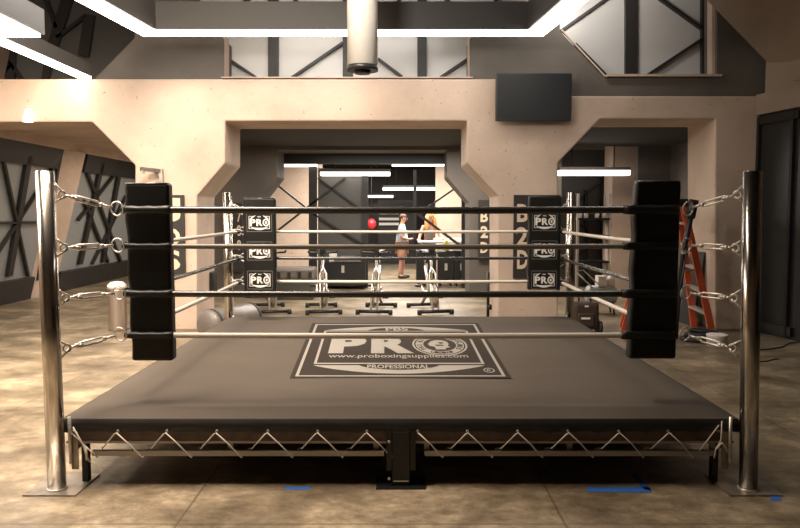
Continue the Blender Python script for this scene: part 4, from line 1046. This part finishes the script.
# man: standing in profile looking to the right (+x), hands in front
JM = dict(pelvis=(0, 0, .88), waist=(.01, 0, 1.02), chest=(0, 0, 1.26), neck0=(0, 0, 1.39), neck=(.01, 0, 1.46), head0=(.03, 0, 1.51), head1=(.04, 0, 1.59), head2=(.03, 0, 1.66),
  shL=(0, .18, 1.35), elL=(-.02, .22, 1.08), wrL=(.20, .12, 1.02), palmL=(.27, .09, 1.04), shR=(0, -.18, 1.35), elR=(-.03, -.23, 1.08), wrR=(.19, -.13, 1.03), palmR=(.26, -.10, 1.05),
  hipL=(0, .09, .84), knL=(.03, .10, .46), anL=(.0, .11, .08), toeL=(.15, .12, .035), hipR=(0, -.09, .84), knR=(-.02, -.10, .46), anR=(-.08, -.11, .08), toeR=(.07, -.13, .035))
def sub(V, t0): return V
def man_clothes(J, t, sk):
    J = {k: Vector(v) for k, v in J.items()}
    sk('shirt', [J['pelvis']+Vector((0, 0, .02)), J['waist'], J['chest'], J['neck0'], J['shL'], J['shL'].lerp(J['elL'], .55), J['shR'], J['shR'].lerp(J['elR'], .55)],
       [(0, 1), (1, 2), (2, 3), (2, 4), (4, 5), (2, 6), (6, 7)], [(.18, .19), (.18, .185), (.18, .155), .09, .085, .075, .085, .075], 'shirt', t)
    sk('shorts', [J['pelvis'], J['hipL'], J['knL']+Vector((0, 0, .02)), J['hipR'], J['knR']+Vector((0, 0, .02))], [(0, 1), (1, 2), (0, 3), (3, 4)], [.175, .13, .115, .13, .115], 'shorts', t)
    for s in 'LR': sk('shoe', [J['an'+s]+Vector((-.03, 0, -.035)), J['an'+s]+Vector((.05, 0, -.035)), J['toe'+s]+Vector((.06, 0, 0))], [(0, 1), (1, 2)], [.045, .052, .04], 'black', t)
def man_hair(k, h, fw, sd): k.ball(h-fw*.014+Vector((0, 0, .035)), .095, (1.0, .92, .85), 14)
pm = PZ(402, 277, 0)
person((pm.x, 17.9, 0), 0, JM, 'man in a pale blue shirt and tan shorts standing in profile in the back room', man_clothes, 'hairb', man_hair, .93)
# woman: leaning forward onto table, facing camera-right
FACE = Vector((.45, -.85, -.25)).normalized()
JW = dict(pelvis=(0, .06, .88), waist=(0, .02, 1.02), chest=(0, -.05, 1.22), neck0=(.0, -.09, 1.34), neck=(.0, -.11, 1.40), head0=(.01, -.13, 1.45), head1=(.02, -.15, 1.53), head2=(.02, -.14, 1.60),
  shL=(.16, -.07, 1.29), elL=(.26, -.17, 1.06), wrL=(.33, -.30, .99), palmL=(.36, -.36, .99), shR=(-.16, -.07, 1.29), elR=(-.24, -.17, 1.07), wrR=(-.27, -.30, .99), palmR=(-.28, -.36, .99),
  hipL=(.08, .06, .84), knL=(.09, .05, .46), anL=(.10, .08, .08), toeL=(.12, -.06, .035), hipR=(-.08, .06, .84), knR=(-.09, .05, .46), anR=(-.10, .08, .08), toeR=(-.12, -.06, .035))
def woman_clothes(J, t, sk):
    J = {k: Vector(v) for k, v in J.items()}
    sk('tank_top', [J['pelvis']+Vector((0, 0, .05)), J['waist'], J['chest'], J['chest']+Vector((0, -.02, .07))], [(0, 1), (1, 2), (2, 3)], [(.14, .13), (.135, .115), (.155, .12), (.12, .09)], 'tank', t)
    sk('trousers', [J['pelvis'], J['hipL'], J['knL'], J['anL'], J['hipR'], J['knR'], J['anR']], [(0, 1), (1, 2), (2, 3), (0, 4), (4, 5), (5, 6)], [.145, .10, .07, .05, .10, .07, .05], 'black', t)
    for s in 'LR': sk('shoe', [J['an'+s]+Vector((0, .03, -.035)), J['an'+s]+Vector((0, -.05, -.035)), J['toe'+s]+Vector((0, -.05, 0))], [(0, 1), (1, 2)], [.045, .05, .038], 'black', t)
def woman_hair(k, h, fw, sd):
    k.ball(h-fw*.02+Vector((0, 0, .03)), .105, (1, 1, .95), 16)
    for s in (-1, 1):
        k.tube([h+sd*.075*s+Vector((0, 0, .05)), h+sd*.10*s-fw*.01-Vector((0, 0, .06)), h+sd*.12*s+fw*.02-Vector((0, 0, .2)), h+sd*.13*s+fw*.03-Vector((0, 0, .34))], [.05, .055, .05, .02], 10)
    k.tube([h-fw*.07+Vector((0, 0, .02)), h-fw*.09-Vector((0, 0, .12)), h-fw*.08-Vector((0, 0, .3))], [.09, .09, .05], 12)
pw = P(430, 240, 17.5)
person((pw.x, 17.8, 0), 0, JW, 'person with long red-blonde hair and grey sleeveless top leaning over the table', woman_clothes, 'hair', woman_hair, .98)
